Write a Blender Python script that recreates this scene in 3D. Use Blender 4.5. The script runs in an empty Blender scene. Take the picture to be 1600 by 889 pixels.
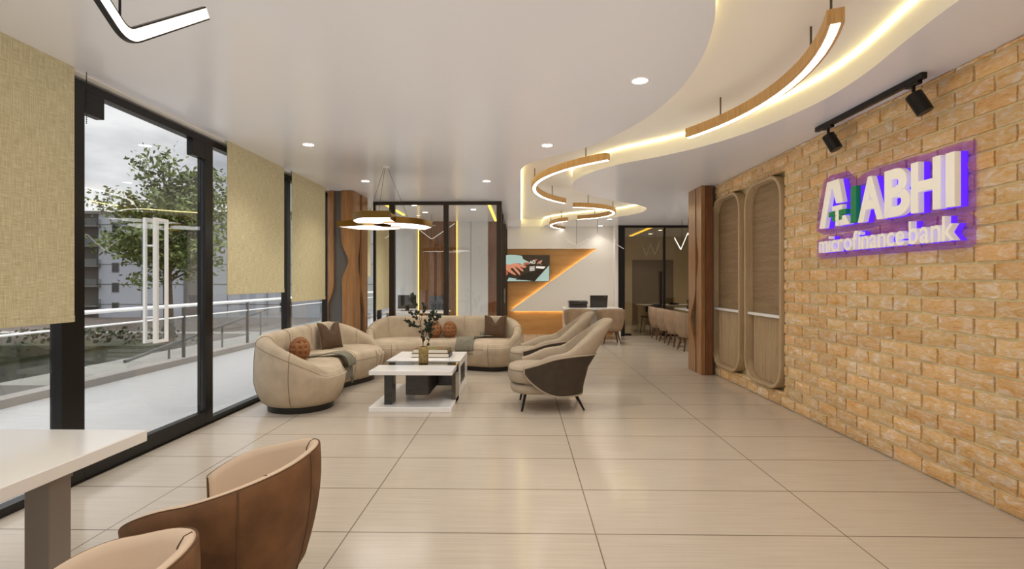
import bpy, bmesh, math, random
from mathutils import Vector, Matrix
random.seed(7)
COL = bpy.context.scene.collection
SC = bpy.context.scene
PI = math.pi
def rad(a): return math.radians(a)
def lerp(a, b, t): return a + (b - a) * t
def sstep(t):
    t = max(0.0, min(1.0, t)); return t * t * (3 - 2 * t)

# ------------------------------------------------------------------ materials
def lin(h):
    h = h.lstrip('#')
    c = [int(h[i:i + 2], 16) / 255 for i in (0, 2, 4)]
    return tuple((x / 12.92 if x <= .04045 else ((x + .055) / 1.055) ** 2.4) for x in c) + (1.0,)
def new_mat(name):
    m = bpy.data.materials.new(name); m.use_nodes = True
    nt = m.node_tree
    return m, nt, nt.nodes['Principled BSDF']
def N(nt, typ, **kw):
    n = nt.nodes.new(typ)
    for k, v in kw.items(): setattr(n, k, v)
    return n
def mat(name, hexc, rough=.5, metal=0.0, spec=.5, var=0.0, scale=8.0, stretch=(1, 1, 1), bump=0.0, bscale=60.0, bstretch=None, emit=None, estr=0.0, coat=0.0, detail=4):
    m, nt, b = new_mat(name); L = nt.links
    c = lin(hexc)
    b.inputs['Base Color'].default_value = c
    b.inputs['Roughness'].default_value = rough
    b.inputs['Metallic'].default_value = metal
    b.inputs['Specular IOR Level'].default_value = spec
    b.inputs['Coat Weight'].default_value = coat
    tc = N(nt, 'ShaderNodeTexCoord')
    if var > 0:
        mp = N(nt, 'ShaderNodeMapping'); mp.inputs['Scale'].default_value = stretch
        nz = N(nt, 'ShaderNodeTexNoise'); nz.inputs['Scale'].default_value = scale; nz.inputs['Detail'].default_value = detail
        rp = N(nt, 'ShaderNodeValToRGB')
        rp.color_ramp.elements[0].position = .3; rp.color_ramp.elements[1].position = .7
        rp.color_ramp.elements[0].color = tuple(x * (1 - var) for x in c[:3]) + (1,)
        rp.color_ramp.elements[1].color = tuple(min(1, x * (1 + var)) for x in c[:3]) + (1,)
        L.new(tc.outputs['Object'], mp.inputs['Vector']); L.new(mp.outputs['Vector'], nz.inputs['Vector'])
        L.new(nz.outputs['Fac'], rp.inputs['Fac']); L.new(rp.outputs['Color'], b.inputs['Base Color'])
    if bump > 0:
        mp2 = N(nt, 'ShaderNodeMapping'); mp2.inputs['Scale'].default_value = bstretch or (1, 1, 1)
        nz2 = N(nt, 'ShaderNodeTexNoise'); nz2.inputs['Scale'].default_value = bscale; nz2.inputs['Detail'].default_value = 3
        bp = N(nt, 'ShaderNodeBump'); bp.inputs['Strength'].default_value = bump; bp.inputs['Distance'].default_value = .01
        L.new(tc.outputs['Object'], mp2.inputs['Vector']); L.new(mp2.outputs['Vector'], nz2.inputs['Vector'])
        L.new(nz2.outputs['Fac'], bp.inputs['Height']); L.new(bp.outputs['Normal'], b.inputs['Normal'])
    if emit:
        b.inputs['Emission Color'].default_value = lin(emit); b.inputs['Emission Strength'].default_value = estr
    return m
def wood(name, dark, light, axis='z', rough=.4, freq=26.0, spec=.4):
    m, nt, b = new_mat(name); L = nt.links
    tc = N(nt, 'ShaderNodeTexCoord'); mp = N(nt, 'ShaderNodeMapping')
    s = {'x': (.06, 1, 1), 'y': (1, .06, 1), 'z': (1, 1, .06)}[axis]
    mp.inputs['Scale'].default_value = s
    L.new(tc.outputs['Object'], mp.inputs['Vector'])
    n1 = N(nt, 'ShaderNodeTexNoise'); n1.inputs['Scale'].default_value = freq; n1.inputs['Detail'].default_value = 6; n1.inputs['Roughness'].default_value = .6; n1.inputs['Distortion'].default_value = .4
    n2 = N(nt, 'ShaderNodeTexNoise'); n2.inputs['Scale'].default_value = freq * 6; n2.inputs['Detail'].default_value = 2
    L.new(mp.outputs['Vector'], n1.inputs['Vector']); L.new(mp.outputs['Vector'], n2.inputs['Vector'])
    mx = N(nt, 'ShaderNodeMath', operation='MULTIPLY_ADD'); mx.inputs[1].default_value = .35
    L.new(n2.outputs['Fac'], mx.inputs[0])
    sc = N(nt, 'ShaderNodeMath', operation='MULTIPLY'); sc.inputs[1].default_value = .65
    L.new(n1.outputs['Fac'], sc.inputs[0]); L.new(sc.outputs[0], mx.inputs[2])
    rp = N(nt, 'ShaderNodeValToRGB')
    rp.color_ramp.elements[0].position = .32; rp.color_ramp.elements[0].color = lin(dark)
    rp.color_ramp.elements[1].position = .66; rp.color_ramp.elements[1].color = lin(light)
    L.new(mx.outputs[0], rp.inputs['Fac']); L.new(rp.outputs['Color'], b.inputs['Base Color'])
    b.inputs['Roughness'].default_value = rough; b.inputs['Specular IOR Level'].default_value = spec
    bp = N(nt, 'ShaderNodeBump'); bp.inputs['Strength'].default_value = .08; bp.inputs['Distance'].default_value = .005
    L.new(mx.outputs[0], bp.inputs['Height']); L.new(bp.outputs['Normal'], b.inputs['Normal'])
    return m
def emission(name, hexc, s):
    m = bpy.data.materials.new(name); m.use_nodes = True; nt = m.node_tree; nt.nodes.clear()
    e = N(nt, 'ShaderNodeEmission'); e.inputs['Color'].default_value = lin(hexc); e.inputs['Strength'].default_value = s
    o = N(nt, 'ShaderNodeOutputMaterial'); nt.links.new(e.outputs[0], o.inputs[0]); return m
def glass(name, tint, ior=1.45, base=0.03, boost=1.0):
    m = bpy.data.materials.new(name); m.use_nodes = True; nt = m.node_tree; nt.nodes.clear(); L = nt.links
    t = N(nt, 'ShaderNodeBsdfTransparent'); t.inputs['Color'].default_value = tint
    g = N(nt, 'ShaderNodeBsdfGlossy'); g.inputs['Roughness'].default_value = 0.0; g.inputs['Color'].default_value = (.95, .97, 1, 1)
    f = N(nt, 'ShaderNodeFresnel'); ge = N(nt, 'ShaderNodeNewGeometry')
    mi = N(nt, 'ShaderNodeMix', data_type='FLOAT'); mi.inputs['A'].default_value = ior; mi.inputs['B'].default_value = 1 / ior
    L.new(ge.outputs['Backfacing'], mi.inputs['Factor']); L.new(mi.outputs['Result'], f.inputs['IOR'])
    a = N(nt, 'ShaderNodeMath', operation='MULTIPLY_ADD'); a.inputs[1].default_value = boost; a.inputs[2].default_value = base
    L.new(f.outputs[0], a.inputs[0])
    x = N(nt, 'ShaderNodeMixShader'); o = N(nt, 'ShaderNodeOutputMaterial')
    L.new(a.outputs[0], x.inputs[0]); L.new(t.outputs[0], x.inputs[1]); L.new(g.outputs[0], x.inputs[2]); L.new(x.outputs[0], o.inputs[0])
    return m

M = {}
M['ceiling'] = mat('ceiling_paint', '#e1e0e3', rough=.24, spec=.55)
M['white'] = mat('white_paint', '#e6e1d9', rough=.55)
M['white_gloss'] = mat('white_gloss', '#eeece8', rough=.18, spec=.6)
M['stone'] = mat('white_stone', '#eae8e6', rough=.12, spec=.6, var=.05, scale=5, stretch=(.4, 1, 1))
M['black'] = mat('black_metal', '#16120f', rough=.35, metal=.3)
M['bronze'] = mat('dark_bronze', '#3a322b', rough=.35, metal=.4)
M['frame'] = mat('window_frame', '#14110f', rough=.3, metal=.2)
M['wood_col'] = wood('walnut_cladding', '#75502f', '#a87c52', 'z', rough=.28, freq=14)
M['wood_dark'] = wood('dark_walnut', '#5e3b24', '#86573a', 'z', rough=.35, freq=14)
M['wood_wall'] = wood('wall_veneer', '#ac7c48', '#c89a60', 'x', rough=.42, freq=10)
M['wood_arc'] = wood('pendant_oak', '#9c7346', '#c39c68', 'z', rough=.5, freq=40)
M['wood_leg'] = wood('chair_leg_wood', '#4a2d1a', '#754a2b', 'z', rough=.4, freq=30)
M['wood_niche'] = wood('niche_veneer', '#79624a', '#9c8364', 'y', rough=.55, freq=16)
M['wood_ring'] = wood('ring_wood', '#a58c6c', '#c2aa88', 'z', rough=.45, freq=20)
M['grey_back'] = mat('grey_laminate', '#57534f', rough=.4)
M['suede'] = mat('beige_suede', '#b4a38c', rough=.85, spec=.25, var=.14, scale=5, bump=.10, bscale=180)
M['seam'] = mat('seam_thread', '#7d6c58', rough=.9)
M['suede_arm'] = mat('taupe_weave', '#a59682', rough=.85, spec=.25, var=.06, scale=12, bump=.2, bscale=300)
M['dark_shell'] = mat('dark_brown_hide', '#3a2f24', rough=.6, var=.15, scale=14, bump=.15, bscale=120)
M['brown_suede'] = mat('brown_suede', '#6a4a30', rough=.75, spec=.3, var=.3, scale=9, detail=6, bump=.12, bscale=150)
M['beige_leather'] = mat('beige_leather', '#c9b096', rough=.55, var=.05, scale=4, bump=.05, bscale=200)
M['taupe_leather'] = mat('taupe_leather', '#9d846c', rough=.6, var=.12, scale=7, bump=.05, bscale=150)
M['seam_brown'] = mat('seam_brown', '#5e4530', rough=.9)
M['plinth'] = mat('black_plinth', '#17130f', rough=.4)
M['pillow'] = mat('brown_linen', '#56412f', rough=.9, var=.12, scale=30, bump=.25, bscale=250)
M['knot'] = mat('tan_knit', '#8a5c39', rough=.85, var=.12, scale=20, bump=.2, bscale=220)
M['throw'] = mat('sage_throw', '#7c7767', rough=.95, var=.1, scale=20, bump=.4, bscale=260)
M['mirror'] = mat('smoked_mirror', '#5a544c', rough=.06, metal=.85)
M['black_gloss'] = mat('black_gloss', '#2b2826', rough=.18, spec=.7, var=.2, scale=6, stretch=(.3, 1, 3))
M['brass'] = mat('brushed_brass', '#8c6f3c', rough=.28, metal=1.0)
M['diffuser'] = emission('led_diffuser', '#fff6ea', 7.0)
M['pend_diff'] = emission('pendant_diffuser', '#fffaf2', 3.2)
M['zig_diff'] = emission('zigzag_diffuser', '#fff2de', 1.6)
M['zig_dim'] = emission('dim_diffuser', '#fff2de', .75)
M['cove'] = emission('cove_strip', '#ffeaa0', 15.0)
M['wall_led'] = emission('wall_strip', '#ffe0a8', 18.0)
M['led_line'] = emission('led_line', '#ffcf4a', 3.0)
M['lens'] = emission('downlight_lens', '#fff7ea', 14.0)
M['chrome'] = mat('chrome', '#bdbab4', rough=.15, metal=1.0)
M['rod'] = mat('rod_metal', '#5d5346', rough=.4, metal=.7)
M['table_top'] = mat('white_laminate', '#e4e1dc', rough=.15, spec=.55)
M['taupe_metal'] = mat('taupe_metal', '#7f746a', rough=.4)
M['sign_white'] = mat('sign_white', '#f1ede4', rough=.35, emit='#fff4e0', estr=.12)
M['sign_green'] = mat('sign_green', '#0d7a4b', rough=.4, emit='#0d7a4b', estr=.15)
M['sign_blue'] = mat('sign_violet', '#5a24f0', rough=.5, emit='#5a22ff', estr=.85)
M['glass'] = glass('clear_glass', (.95, .955, .95, 1), base=.02, boost=.7)
M['glass_in'] = glass('partition_glass', (.96, .965, .96, 1), base=.02, boost=.7)
M['glass_tint'] = glass('tinted_glass', (.62, .58, .50, 1), base=.02, boost=.8)
M['glass_rail'] = glass('rail_glass', (.80, .82, .80, 1), base=.03, boost=.7)
M['grey_fabric'] = mat('grey_fabric', '#4a4d54', rough=.9)
M['screen_black'] = mat('dark_plastic', '#2a2522', rough=.3)
M['vase'] = mat('amber_glass', '#8d7748', rough=.12, spec=.7, var=.35, scale=40, bump=.3, bscale=50)
M['stem'] = mat('branch_bark', '#4b3a2a', rough=.9)
M['leaf'] = mat('dark_leaf', '#26301f', rough=.5, var=.4, scale=25)
M['paper'] = mat('book_pages', '#e6ddcc', rough=.8)
M['cover'] = mat('dark_cover', '#3a2a22', rough=.45)
M['tree_leaf'] = mat('tree_leaf', '#5b6632', rough=.6, var=.55, scale=1.2)
M['bark'] = mat('tree_bark', '#4f4235', rough=.95, var=.2, scale=10)
M['terrace'] = mat('terrace_stone', '#a9a7a5', rough=.28, spec=.6, var=.08, scale=3, stretch=(1, 6, 1), bump=.3, bscale=9, bstretch=(3, 14, 1))
M['asphalt'] = mat('asphalt', '#50463e', rough=.9, var=.2, scale=.4)
M['verge'] = mat('pale_paving', '#8d8780', rough=.9, var=.1, scale=1)
M['hedge'] = mat('hedge_leaf', '#363a22', rough=.8, var=.5, scale=2)
M['build_a'] = mat('grey_render', '#8f9298', rough=.9, var=.05, scale=.2)
M['build_b'] = mat('dark_cladding', '#5f5a55', rough=.9)
M['build_win'] = mat('dark_pane', '#2c2f33', rough=.2)
M['steel_white'] = mat('white_steel', '#f2f2f0', rough=.3)
M['rail_dark'] = mat('dark_rail', '#55524e', rough=.4, metal=.5)
M['beige_wall'] = mat('warm_beige_wall', '#c9b89a', rough=.7)
M['brown_wall'] = mat('brown_wall', '#6e5c45', rough=.7)

def brick_mat():
    m, nt, b = new_mat('rustic_brick'); L = nt.links
    at = N(nt, 'ShaderNodeAttribute', attribute_name='tint')
    tc = N(nt, 'ShaderNodeTexCoord')
    n1 = N(nt, 'ShaderNodeTexNoise'); n1.inputs['Scale'].default_value = 14; n1.inputs['Detail'].default_value = 7; n1.inputs['Roughness'].default_value = .62; n1.inputs['Distortion'].default_value = 1.2
    mp = N(nt, 'ShaderNodeMapping'); mp.inputs['Scale'].default_value = (1, .6, 1.5)
    L.new(tc.outputs['Object'], mp.inputs['Vector']); L.new(mp.outputs['Vector'], n1.inputs['Vector'])
    rp = N(nt, 'ShaderNodeValToRGB'); e = rp.color_ramp.elements
    e[0].position = .30; e[0].color = lin('#c7965a')
    e[1].position = .70; e[1].color = lin('#eadccc')
    x = e.new(.42); x.color = lin('#dab27a')
    x = e.new(.52); x.color = lin('#dcb88a')
    x = e.new(.60); x.color = lin('#dfc8ac')
    L.new(n1.outputs['Fac'], rp.inputs['Fac'])
    mx = N(nt, 'ShaderNodeMix', data_type='RGBA', blend_type='MULTIPLY'); mx.inputs['Factor'].default_value = 1
    L.new(rp.outputs['Color'], mx.inputs['A']); L.new(at.outputs['Color'], mx.inputs['B'])
    L.new(mx.outputs['Result'], b.inputs['Base Color'])
    b.inputs['Roughness'].default_value = .85
    n2 = N(nt, 'ShaderNodeTexNoise'); n2.inputs['Scale'].default_value = 26; n2.inputs['Detail'].default_value = 6; n2.inputs['Distortion'].default_value = 1.5
    L.new(mp.outputs['Vector'], n2.inputs['Vector'])
    bp = N(nt, 'ShaderNodeBump'); bp.inputs['Strength'].default_value = .75; bp.inputs['Distance'].default_value = .018
    L.new(n2.outputs['Fac'], bp.inputs['Height']); L.new(bp.outputs['Normal'], b.inputs['Normal'])
    return m
M['brick'] = brick_mat()
M['mortar'] = mat('pale_mortar', '#dccb9f', rough=.95, var=.08, scale=20, bump=.3, bscale=80)

def floor_mat():
    m, nt, b = new_mat('floor_tiles'); L = nt.links
    ge = N(nt, 'ShaderNodeNewGeometry'); sp = N(nt, 'ShaderNodeSeparateXYZ'); L.new(ge.outputs['Position'], sp.inputs[0])
    def line(sock, off, w, half):
        a = N(nt, 'ShaderNodeMath', operation='SUBTRACT'); a.inputs[1].default_value = off; L.new(sock, a.inputs[0])
        d = N(nt, 'ShaderNodeMath', operation='DIVIDE'); d.inputs[1].default_value = w; L.new(a.outputs[0], d.inputs[0])
        f = N(nt, 'ShaderNodeMath', operation='PINGPONG'); f.inputs[1].default_value = .5; L.new(d.outputs[0], f.inputs[0])
        c = N(nt, 'ShaderNodeMath', operation='LESS_THAN'); c.inputs[1].default_value = half / w; L.new(f.outputs[0], c.inputs[0])
        return c.outputs[0]
    lx = line(sp.outputs['X'], .414, 1.376, .0035); ly = line(sp.outputs['Y'], 2.847, .604, .0045)
    mxm = N(nt, 'ShaderNodeMath', operation='MAXIMUM'); L.new(lx, mxm.inputs[0]); L.new(ly, mxm.inputs[1])
    mp = N(nt, 'ShaderNodeMapping'); mp.inputs['Scale'].default_value = (.8, 30, 1); L.new(ge.outputs['Position'], mp.inputs['Vector'])
    nz = N(nt, 'ShaderNodeTexNoise'); nz.inputs['Scale'].default_value = 2.5; nz.inputs['Detail'].default_value = 5; L.new(mp.outputs['Vector'], nz.inputs['Vector'])
    rp = N(nt, 'ShaderNodeValToRGB'); rp.color_ramp.elements[0].position = .3; rp.color_ramp.elements[1].position = .7
    rp.color_ramp.elements[0].color = lin('#b2a595'); rp.color_ramp.elements[1].color = lin('#bdb1a1')
    L.new(nz.outputs['Fac'], rp.inputs['Fac'])
    mx = N(nt, 'ShaderNodeMix', data_type='RGBA'); L.new(mxm.outputs[0], mx.inputs['Factor']); L.new(rp.outputs['Color'], mx.inputs['A'])
    mx.inputs['B'].default_value = lin('#6f6253')
    L.new(mx.outputs['Result'], b.inputs['Base Color'])
    r = N(nt, 'ShaderNodeMath', operation='MULTIPLY_ADD'); r.inputs[1].default_value = .10; r.inputs[2].default_value = .12
    L.new(nz.outputs['Fac'], r.inputs[0]); L.new(r.outputs[0], b.inputs['Roughness'])
    b.inputs['Specular IOR Level'].default_value = .5
    return m
M['floor'] = floor_mat()

def blind_mat():
    m, nt, b = new_mat('woven_blind'); L = nt.links
    tc = N(nt, 'ShaderNodeTexCoord')
    def nz(st, s):
        mp = N(nt, 'ShaderNodeMapping'); mp.inputs['Scale'].default_value = st; L.new(tc.outputs['Object'], mp.inputs['Vector'])
        n = N(nt, 'ShaderNodeTexNoise'); n.inputs['Scale'].default_value = s; n.inputs['Detail'].default_value = 3; L.new(mp.outputs['Vector'], n.inputs['Vector']); return n.outputs['Fac']
    a = nz((1, 6, 90), 2.2); c = nz((1, 70, 4), 2.2)
    ad = N(nt, 'ShaderNodeMath', operation='ADD'); L.new(a, ad.inputs[0]); L.new(c, ad.inputs[1])
    hf = N(nt, 'ShaderNodeMath', operation='MULTIPLY'); hf.inputs[1].default_value = .5; L.new(ad.outputs[0], hf.inputs[0])
    rp = N(nt, 'ShaderNodeValToRGB'); rp.color_ramp.elements[0].position = .36; rp.color_ramp.elements[1].position = .64
    rp.color_ramp.elements[0].color = lin('#c4b78f'); rp.color_ramp.elements[1].color = lin('#e6ddba')
    L.new(hf.outputs[0], rp.inputs['Fac']); L.new(rp.outputs['Color'], b.inputs['Base Color'])
    b.inputs['Roughness'].default_value = .9; b.inputs['Specular IOR Level'].default_value = .2
    tr = N(nt, 'ShaderNodeBsdfTranslucent'); L.new(rp.outputs['Color'], tr.inputs['Color'])
    ms = N(nt, 'ShaderNodeMixShader'); ms.inputs[0].default_value = .3
    o = nt.nodes['Material Output']
    L.new(b.outputs[0], ms.inputs[1]); L.new(tr.outputs[0], ms.inputs[2]); L.new(ms.outputs[0], o.inputs[0])
    return m
M['blind'] = blind_mat()

def halo_mat():  # paints the sign's violet glow as a see-through, faintly emissive colour
    m = bpy.data.materials.new('painted_violet_halo'); m.use_nodes = True; nt = m.node_tree; nt.nodes.clear(); L = nt.links
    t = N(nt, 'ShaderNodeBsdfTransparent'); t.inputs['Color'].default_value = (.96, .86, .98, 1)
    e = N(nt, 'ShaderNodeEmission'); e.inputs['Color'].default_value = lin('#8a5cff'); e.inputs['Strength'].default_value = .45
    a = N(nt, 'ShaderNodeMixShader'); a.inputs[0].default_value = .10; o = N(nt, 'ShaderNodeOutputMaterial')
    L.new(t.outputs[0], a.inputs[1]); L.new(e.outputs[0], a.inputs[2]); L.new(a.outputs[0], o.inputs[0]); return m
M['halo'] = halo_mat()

# ------------------------------------------------------------------ mesh builder
class MB:
    def __init__(s): s.v = []; s.f = []
    def add(s, vs, fs):
        o = len(s.v); s.v += [tuple(v) for v in vs]; s.f += [tuple(i + o for i in f) for f in fs]; return s
    def box(s, x0, x1, y0, y1, z0, z1):
        vs = [(x, y, z) for z in (z0, z1) for y in (y0, y1) for x in (x0, x1)]
        return s.add(vs, [(0, 2, 3, 1), (4, 5, 7, 6), (0, 1, 5, 4), (2, 6, 7, 3), (0, 4, 6, 2), (1, 3, 7, 5)])
    def loft(s, rings, closed=True, caps=True, loop=False):
        n = len(rings[0]); vs = [p for r in rings for p in r]; fs = []
        m = len(rings)
        for i in range(m if loop else m - 1):
            for j in range(n if closed else n - 1):
                a = i * n + j; b = i * n + (j + 1) % n; c = ((i + 1) % m) * n + (j + 1) % n; d = ((i + 1) % m) * n + j
                fs.append((a, b, c, d))
        if caps and closed and not loop:
            fs.append(tuple(range(n - 1, -1, -1))); fs.append(tuple((m - 1) * n + j for j in range(n)))
        return s.add(vs, fs)
    def cyl(s, p0, p1, r0, r1=None, n=16):
        return s.tube([p0, p1], [r0, r0 if r1 is None else r1], n)
    def tube(s, pts, r, n=8, closed=False):
        pts = [Vector(p) for p in pts]; m = len(pts)
        rs = r if isinstance(r, (list, tuple)) else [r] * m
        rings = []; up = None
        for i, p in enumerate(pts):
            if closed: t = pts[(i + 1) % m] - pts[i - 1]
            else: t = pts[min(i + 1, m - 1)] - pts[max(i - 1, 0)]
            t = t.normalized() if t.length > 1e-9 else Vector((0, 0, 1))
            if up is None:
                up = Vector((0, 0, 1)) if abs(t.z) < .9 else Vector((1, 0, 0))
            a = t.cross(up); a = a.normalized() if a.length > 1e-6 else t.orthogonal().normalized(); up = a.cross(t)
            rings.append([p + (a * math.cos(2 * PI * k / n) + up * math.sin(2 * PI * k / n)) * rs[i] for k in range(n)])
        return s.loft(rings, True, not closed, closed)
    def prism(s, poly, a, b, axis='z'):
        def P(u, v, w): return {'z': (u, v, w), 'x': (w, u, v), 'y': (u, w, v)}[axis]
        n = len(poly)
        vs = [P(u, v, a) for u, v in poly] + [P(u, v, b) for u, v in poly]
        fs = [tuple(range(n - 1, -1, -1)), tuple(range(n, 2 * n))] + [(i, (i + 1) % n, n + (i + 1) % n, n + i) for i in range(n)]
        return s.add(vs, fs)
    def bar(s, p0, p1, w, h, up=(0, 0, 1)):
        p0 = Vector(p0); p1 = Vector(p1); t = (p1 - p0).normalized(); a = t.cross(Vector(up)).normalized(); u = a.cross(t)
        r = [[p + a * x * w / 2 + u * z * h / 2 for x, z in ((-1, -1), (1, -1), (1, 1), (-1, 1))] for p in (p0, p1)]
        return s.loft(r)
    def ball(s, c, rx, ry, rz, n=16, m=10):
        rings = []
        for i in range(m + 1):
            a = -PI / 2 + PI * i / m; q = max(math.cos(a), .02)
            rings.append([(c[0] + rx * q * math.cos(2 * PI * k / n), c[1] + ry * q * math.sin(2 * PI * k / n), c[2] + rz * math.sin(a)) for k in range(n)])
        return s.loft(rings)
    def lathe(s, prof, c=(0, 0, 0), n=32, caps=True):
        return s.loft([[(c[0] + r * math.cos(2 * PI * k / n), c[1] + r * math.sin(2 * PI * k / n), c[2] + z) for k in range(n)] for r, z in prof], True, caps)
    def mesh(s, name, smooth=True, ang=38):
        me = bpy.data.meshes.new(name); me.from_pydata([tuple(v) for v in s.v], [], s.f)
        bm = bmesh.new(); bm.from_mesh(me); bmesh.ops.recalc_face_normals(bm, faces=bm.faces); bm.to_mesh(me); bm.free()
        if smooth:
            me.polygons.foreach_set('use_smooth', [True] * len(me.polygons)); me.set_sharp_from_angle(angle=rad(ang))
        me.update(); return me

def tag(o, label=None, cat=None, group=None, kind=None):
    if label: o['label'] = label
    if cat: o['category'] = cat
    if group: o['group'] = group
    if kind: o['kind'] = kind
    return o
def link(name, me, m, parent=None, bevel=0.0, seg=2):
    o = bpy.data.objects.new(name, me); COL.objects.link(o)
    if m is not None: me.materials.append(M[m] if isinstance(m, str) else m)
    if parent is not None: o.parent = parent
    if bevel > 0:
        b = o.modifiers.new('bevel', 'BEVEL'); b.width = bevel; b.segments = seg; b.limit_method = 'ANGLE'; b.angle_limit = rad(40); b.harden_normals = False
    return o
def part(name, mb, m, root, bevel=0.0, world=False, label=None, off=None, smooth=True, ang=38):
    """a mesh child; world=True: vertices are given in scene coordinates"""
    if world:
        base = Vector((0, 0, 0)); q = root
        while q is not None: base += q.location; q = q.parent
        mb.v = [tuple(Vector(v) - base) for v in mb.v]
    o = link(name, mb.mesh(name, smooth, ang), m, root, bevel)
    if label: o['label'] = label
    return o
def thing(name, loc, label, cat, group=None, rz=0.0):
    o = bpy.data.objects.new(name, None); COL.objects.link(o); o.empty_display_size = .1
    o.location = loc; o.rotation_euler = (0, 0, rz); return tag(o, label, cat, group)
def solo(name, mb, m, label, cat, group=None, kind=None, bevel=0.0, smooth=True):
    xs = [v[0] for v in mb.v]; ys = [v[1] for v in mb.v]; zs = [v[2] for v in mb.v]
    c = Vector(((min(xs) + max(xs)) / 2, (min(ys) + max(ys)) / 2, min(zs)))
    mb.v = [tuple(Vector(v) - c) for v in mb.v]
    o = link(name, mb.mesh(name, smooth), m, None, bevel); o.location = c
    return tag(o, label, cat, group, kind)
def struct(name, mb, m, bevel=0.0, parent=None):
    o = link(name, mb.mesh(name), m, parent, bevel)
    if parent is None: o['kind'] = 'structure'
    return o
def copy_tree(o, parent=None):
    c = o.copy(); COL.objects.link(c); c.parent = parent
    for ch in list(o.children): copy_tree(ch, c)
    return c
def dup(o, loc, rz, label=None, group=None):
    c = copy_tree(o); c.location = loc; c.rotation_euler = (0, 0, rz)
    if label: c['label'] = label
    if group: c['group'] = group
    return c
def catmull(pts, n=8, closed=False):
    P = [Vector(p) for p in pts]; out = []; m = len(P)
    for i in range(m if closed else m - 1):
        if closed: a, b, c, d = P[i - 1], P[i], P[(i + 1) % m], P[(i + 2) % m]
        else: a, b, c, d = P[max(i - 1, 0)], P[i], P[i + 1], P[min(i + 2, m - 1)]
        for k in range(n):
            t = k / n
            out.append(.5 * ((2 * b) + (c - a) * t + (2 * a - 5 * b + 4 * c - d) * t * t + (3 * b - a - 3 * c + d) * t ** 3))
    if not closed: out.append(P[-1])
    return out

# ------------------------------------------------------------------ camera
cam = bpy.data.cameras.new('camera'); co = bpy.data.objects.new('camera', cam); COL.objects.link(co)
cam.sensor_width = 36; cam.lens = 18; cam.shift_y = -4.5 / 1600; cam.clip_end = 500
co.location = (0, 0, 1.4); co.rotation_euler = (rad(90), 0, math.atan(14 / 800)); SC.camera = co

CZ = 2.84          # ceiling height
UZ = 3.04          # upper ceiling in the cove
# ------------------------------------------------------------------ room shell
struct('floor', MB().box(-3.12, 5.6, -2.0, 17.0, -.12, 0), 'floor')

# cove outline (edge of the lowered ceiling)
cl = [(-.1, .0), (.30, .9), (.62, 1.6), (.875, 2.32), (.995, 2.636), (1.078, 2.885), (1.158, 3.27), (1.19, 3.69), (1.18, 3.988), (1.113, 4.478), (.952, 5.004), (.769, 5.41), (.512, 5.741), (.217, 6.068), (.05, 6.349), (0, 6.66)]
cr = [(2.15, .0), (2.2, .9), (2.22, 1.8), (2.235, 2.44), (2.25, 2.75), (2.30, 3.1), (2.38, 3.565), (2.40, 4.05), (2.323, 4.541), (2.175, 5.026), (1.941, 5.484), (1.62, 5.895), (1.229, 6.283), (.93, 6.755), (.765, 7.306), (.781, 7.726), (.963, 8.306), (1.407, 8.888), (1.937, 9.401), (2.342, 9.855), (2.50, 10.24), (2.49, 10.762), (2.216, 11.335), (1.704, 11.787), (1.25, 12.151), (.85, 12.6), (.62, 13.05)]
cl_s = catmull([(x, y, 0) for x, y in cl], 4); cr_s = catmull([(x, y, 0) for x, y in cr], 4)
left_edge = [(v.x, v.y) for v in cl_s] + [(0, 13.5)]
right_edge = [(v.x, v.y) for v in cr_s] + [(.6, 13.5)]
cove_poly = left_edge + right_edge[::-1]
def filled(name, outer, holes, z):
    cu = bpy.data.curves.new(name, 'CURVE'); cu.dimensions = '2D'; cu.fill_mode = 'BOTH'
    for pl in [outer] + holes:
        sp = cu.splines.new('POLY'); sp.points.add(len(pl) - 1)
        for p, (x, y) in zip(sp.points, pl): p.co = (x, y, 0, 1)
        sp.use_cyclic_u = True
    o = bpy.data.objects.new(name, cu); COL.objects.link(o); bpy.context.view_layer.update()
    me = bpy.data.meshes.new_from_object(o.evaluated_get(bpy.context.evaluated_depsgraph_get()))
    COL.objects.unlink(o); bpy.data.objects.remove(o)
    for v in me.vertices: v.co.z = z
    return me
cme = filled('ceiling', [(-3.14, -2), (5.6, -2), (5.6, 17), (-3.14, 17)], [cove_poly], CZ)
ceil = link('ceiling', cme, 'ceiling'); ceil['kind'] = 'structure'
# upper ceiling, cove faces and blind pocket
up = MB().box(-3.3, 5.6, -2, 17, UZ, UZ + .1)
n = len(cove_poly); vs = []
for x, y in cove_poly: vs += [(x, y, CZ), (x, y, UZ)]
cvf = MB().add(vs, [(2 * i, 2 * ((i + 1) % n), 2 * ((i + 1) % n) + 1, 2 * i + 1) for i in range(n)])
M['cove_paint'] = mat('cove_paint', '#efebe2', rough=.5)
struct('upper_ceiling', up, 'cove_paint', parent=ceil)
struct('cove_face', cvf, 'cove_paint', parent=ceil)
struct('edge_strip', MB().box(-3.139, -3.022, -2, 12.6, CZ - .012, CZ - .001), 'white', parent=ceil)
def led_strip(edge, side):
    mb = MB(); pts = [Vector((x, y, 0)) for x, y in edge]; rings = []
    for i, p in enumerate(pts):
        t = (pts[min(i + 1, len(pts) - 1)] - pts[max(i - 1, 0)]).normalized(); nrm = Vector((-t.y, t.x, 0)) * side
        q = p + nrm * .004
        rings.append([(q.x, q.y, UZ - .014), (q.x, q.y, UZ - .003), (q.x + nrm.x * .007, q.y + nrm.y * .007, UZ - .003), (q.x + nrm.x * .007, q.y + nrm.y * .007, UZ - .014)])
    return mb.loft(rings)
struct('cove_light_strip', led_strip(left_edge, -1), 'cove', parent=ceil)
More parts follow.
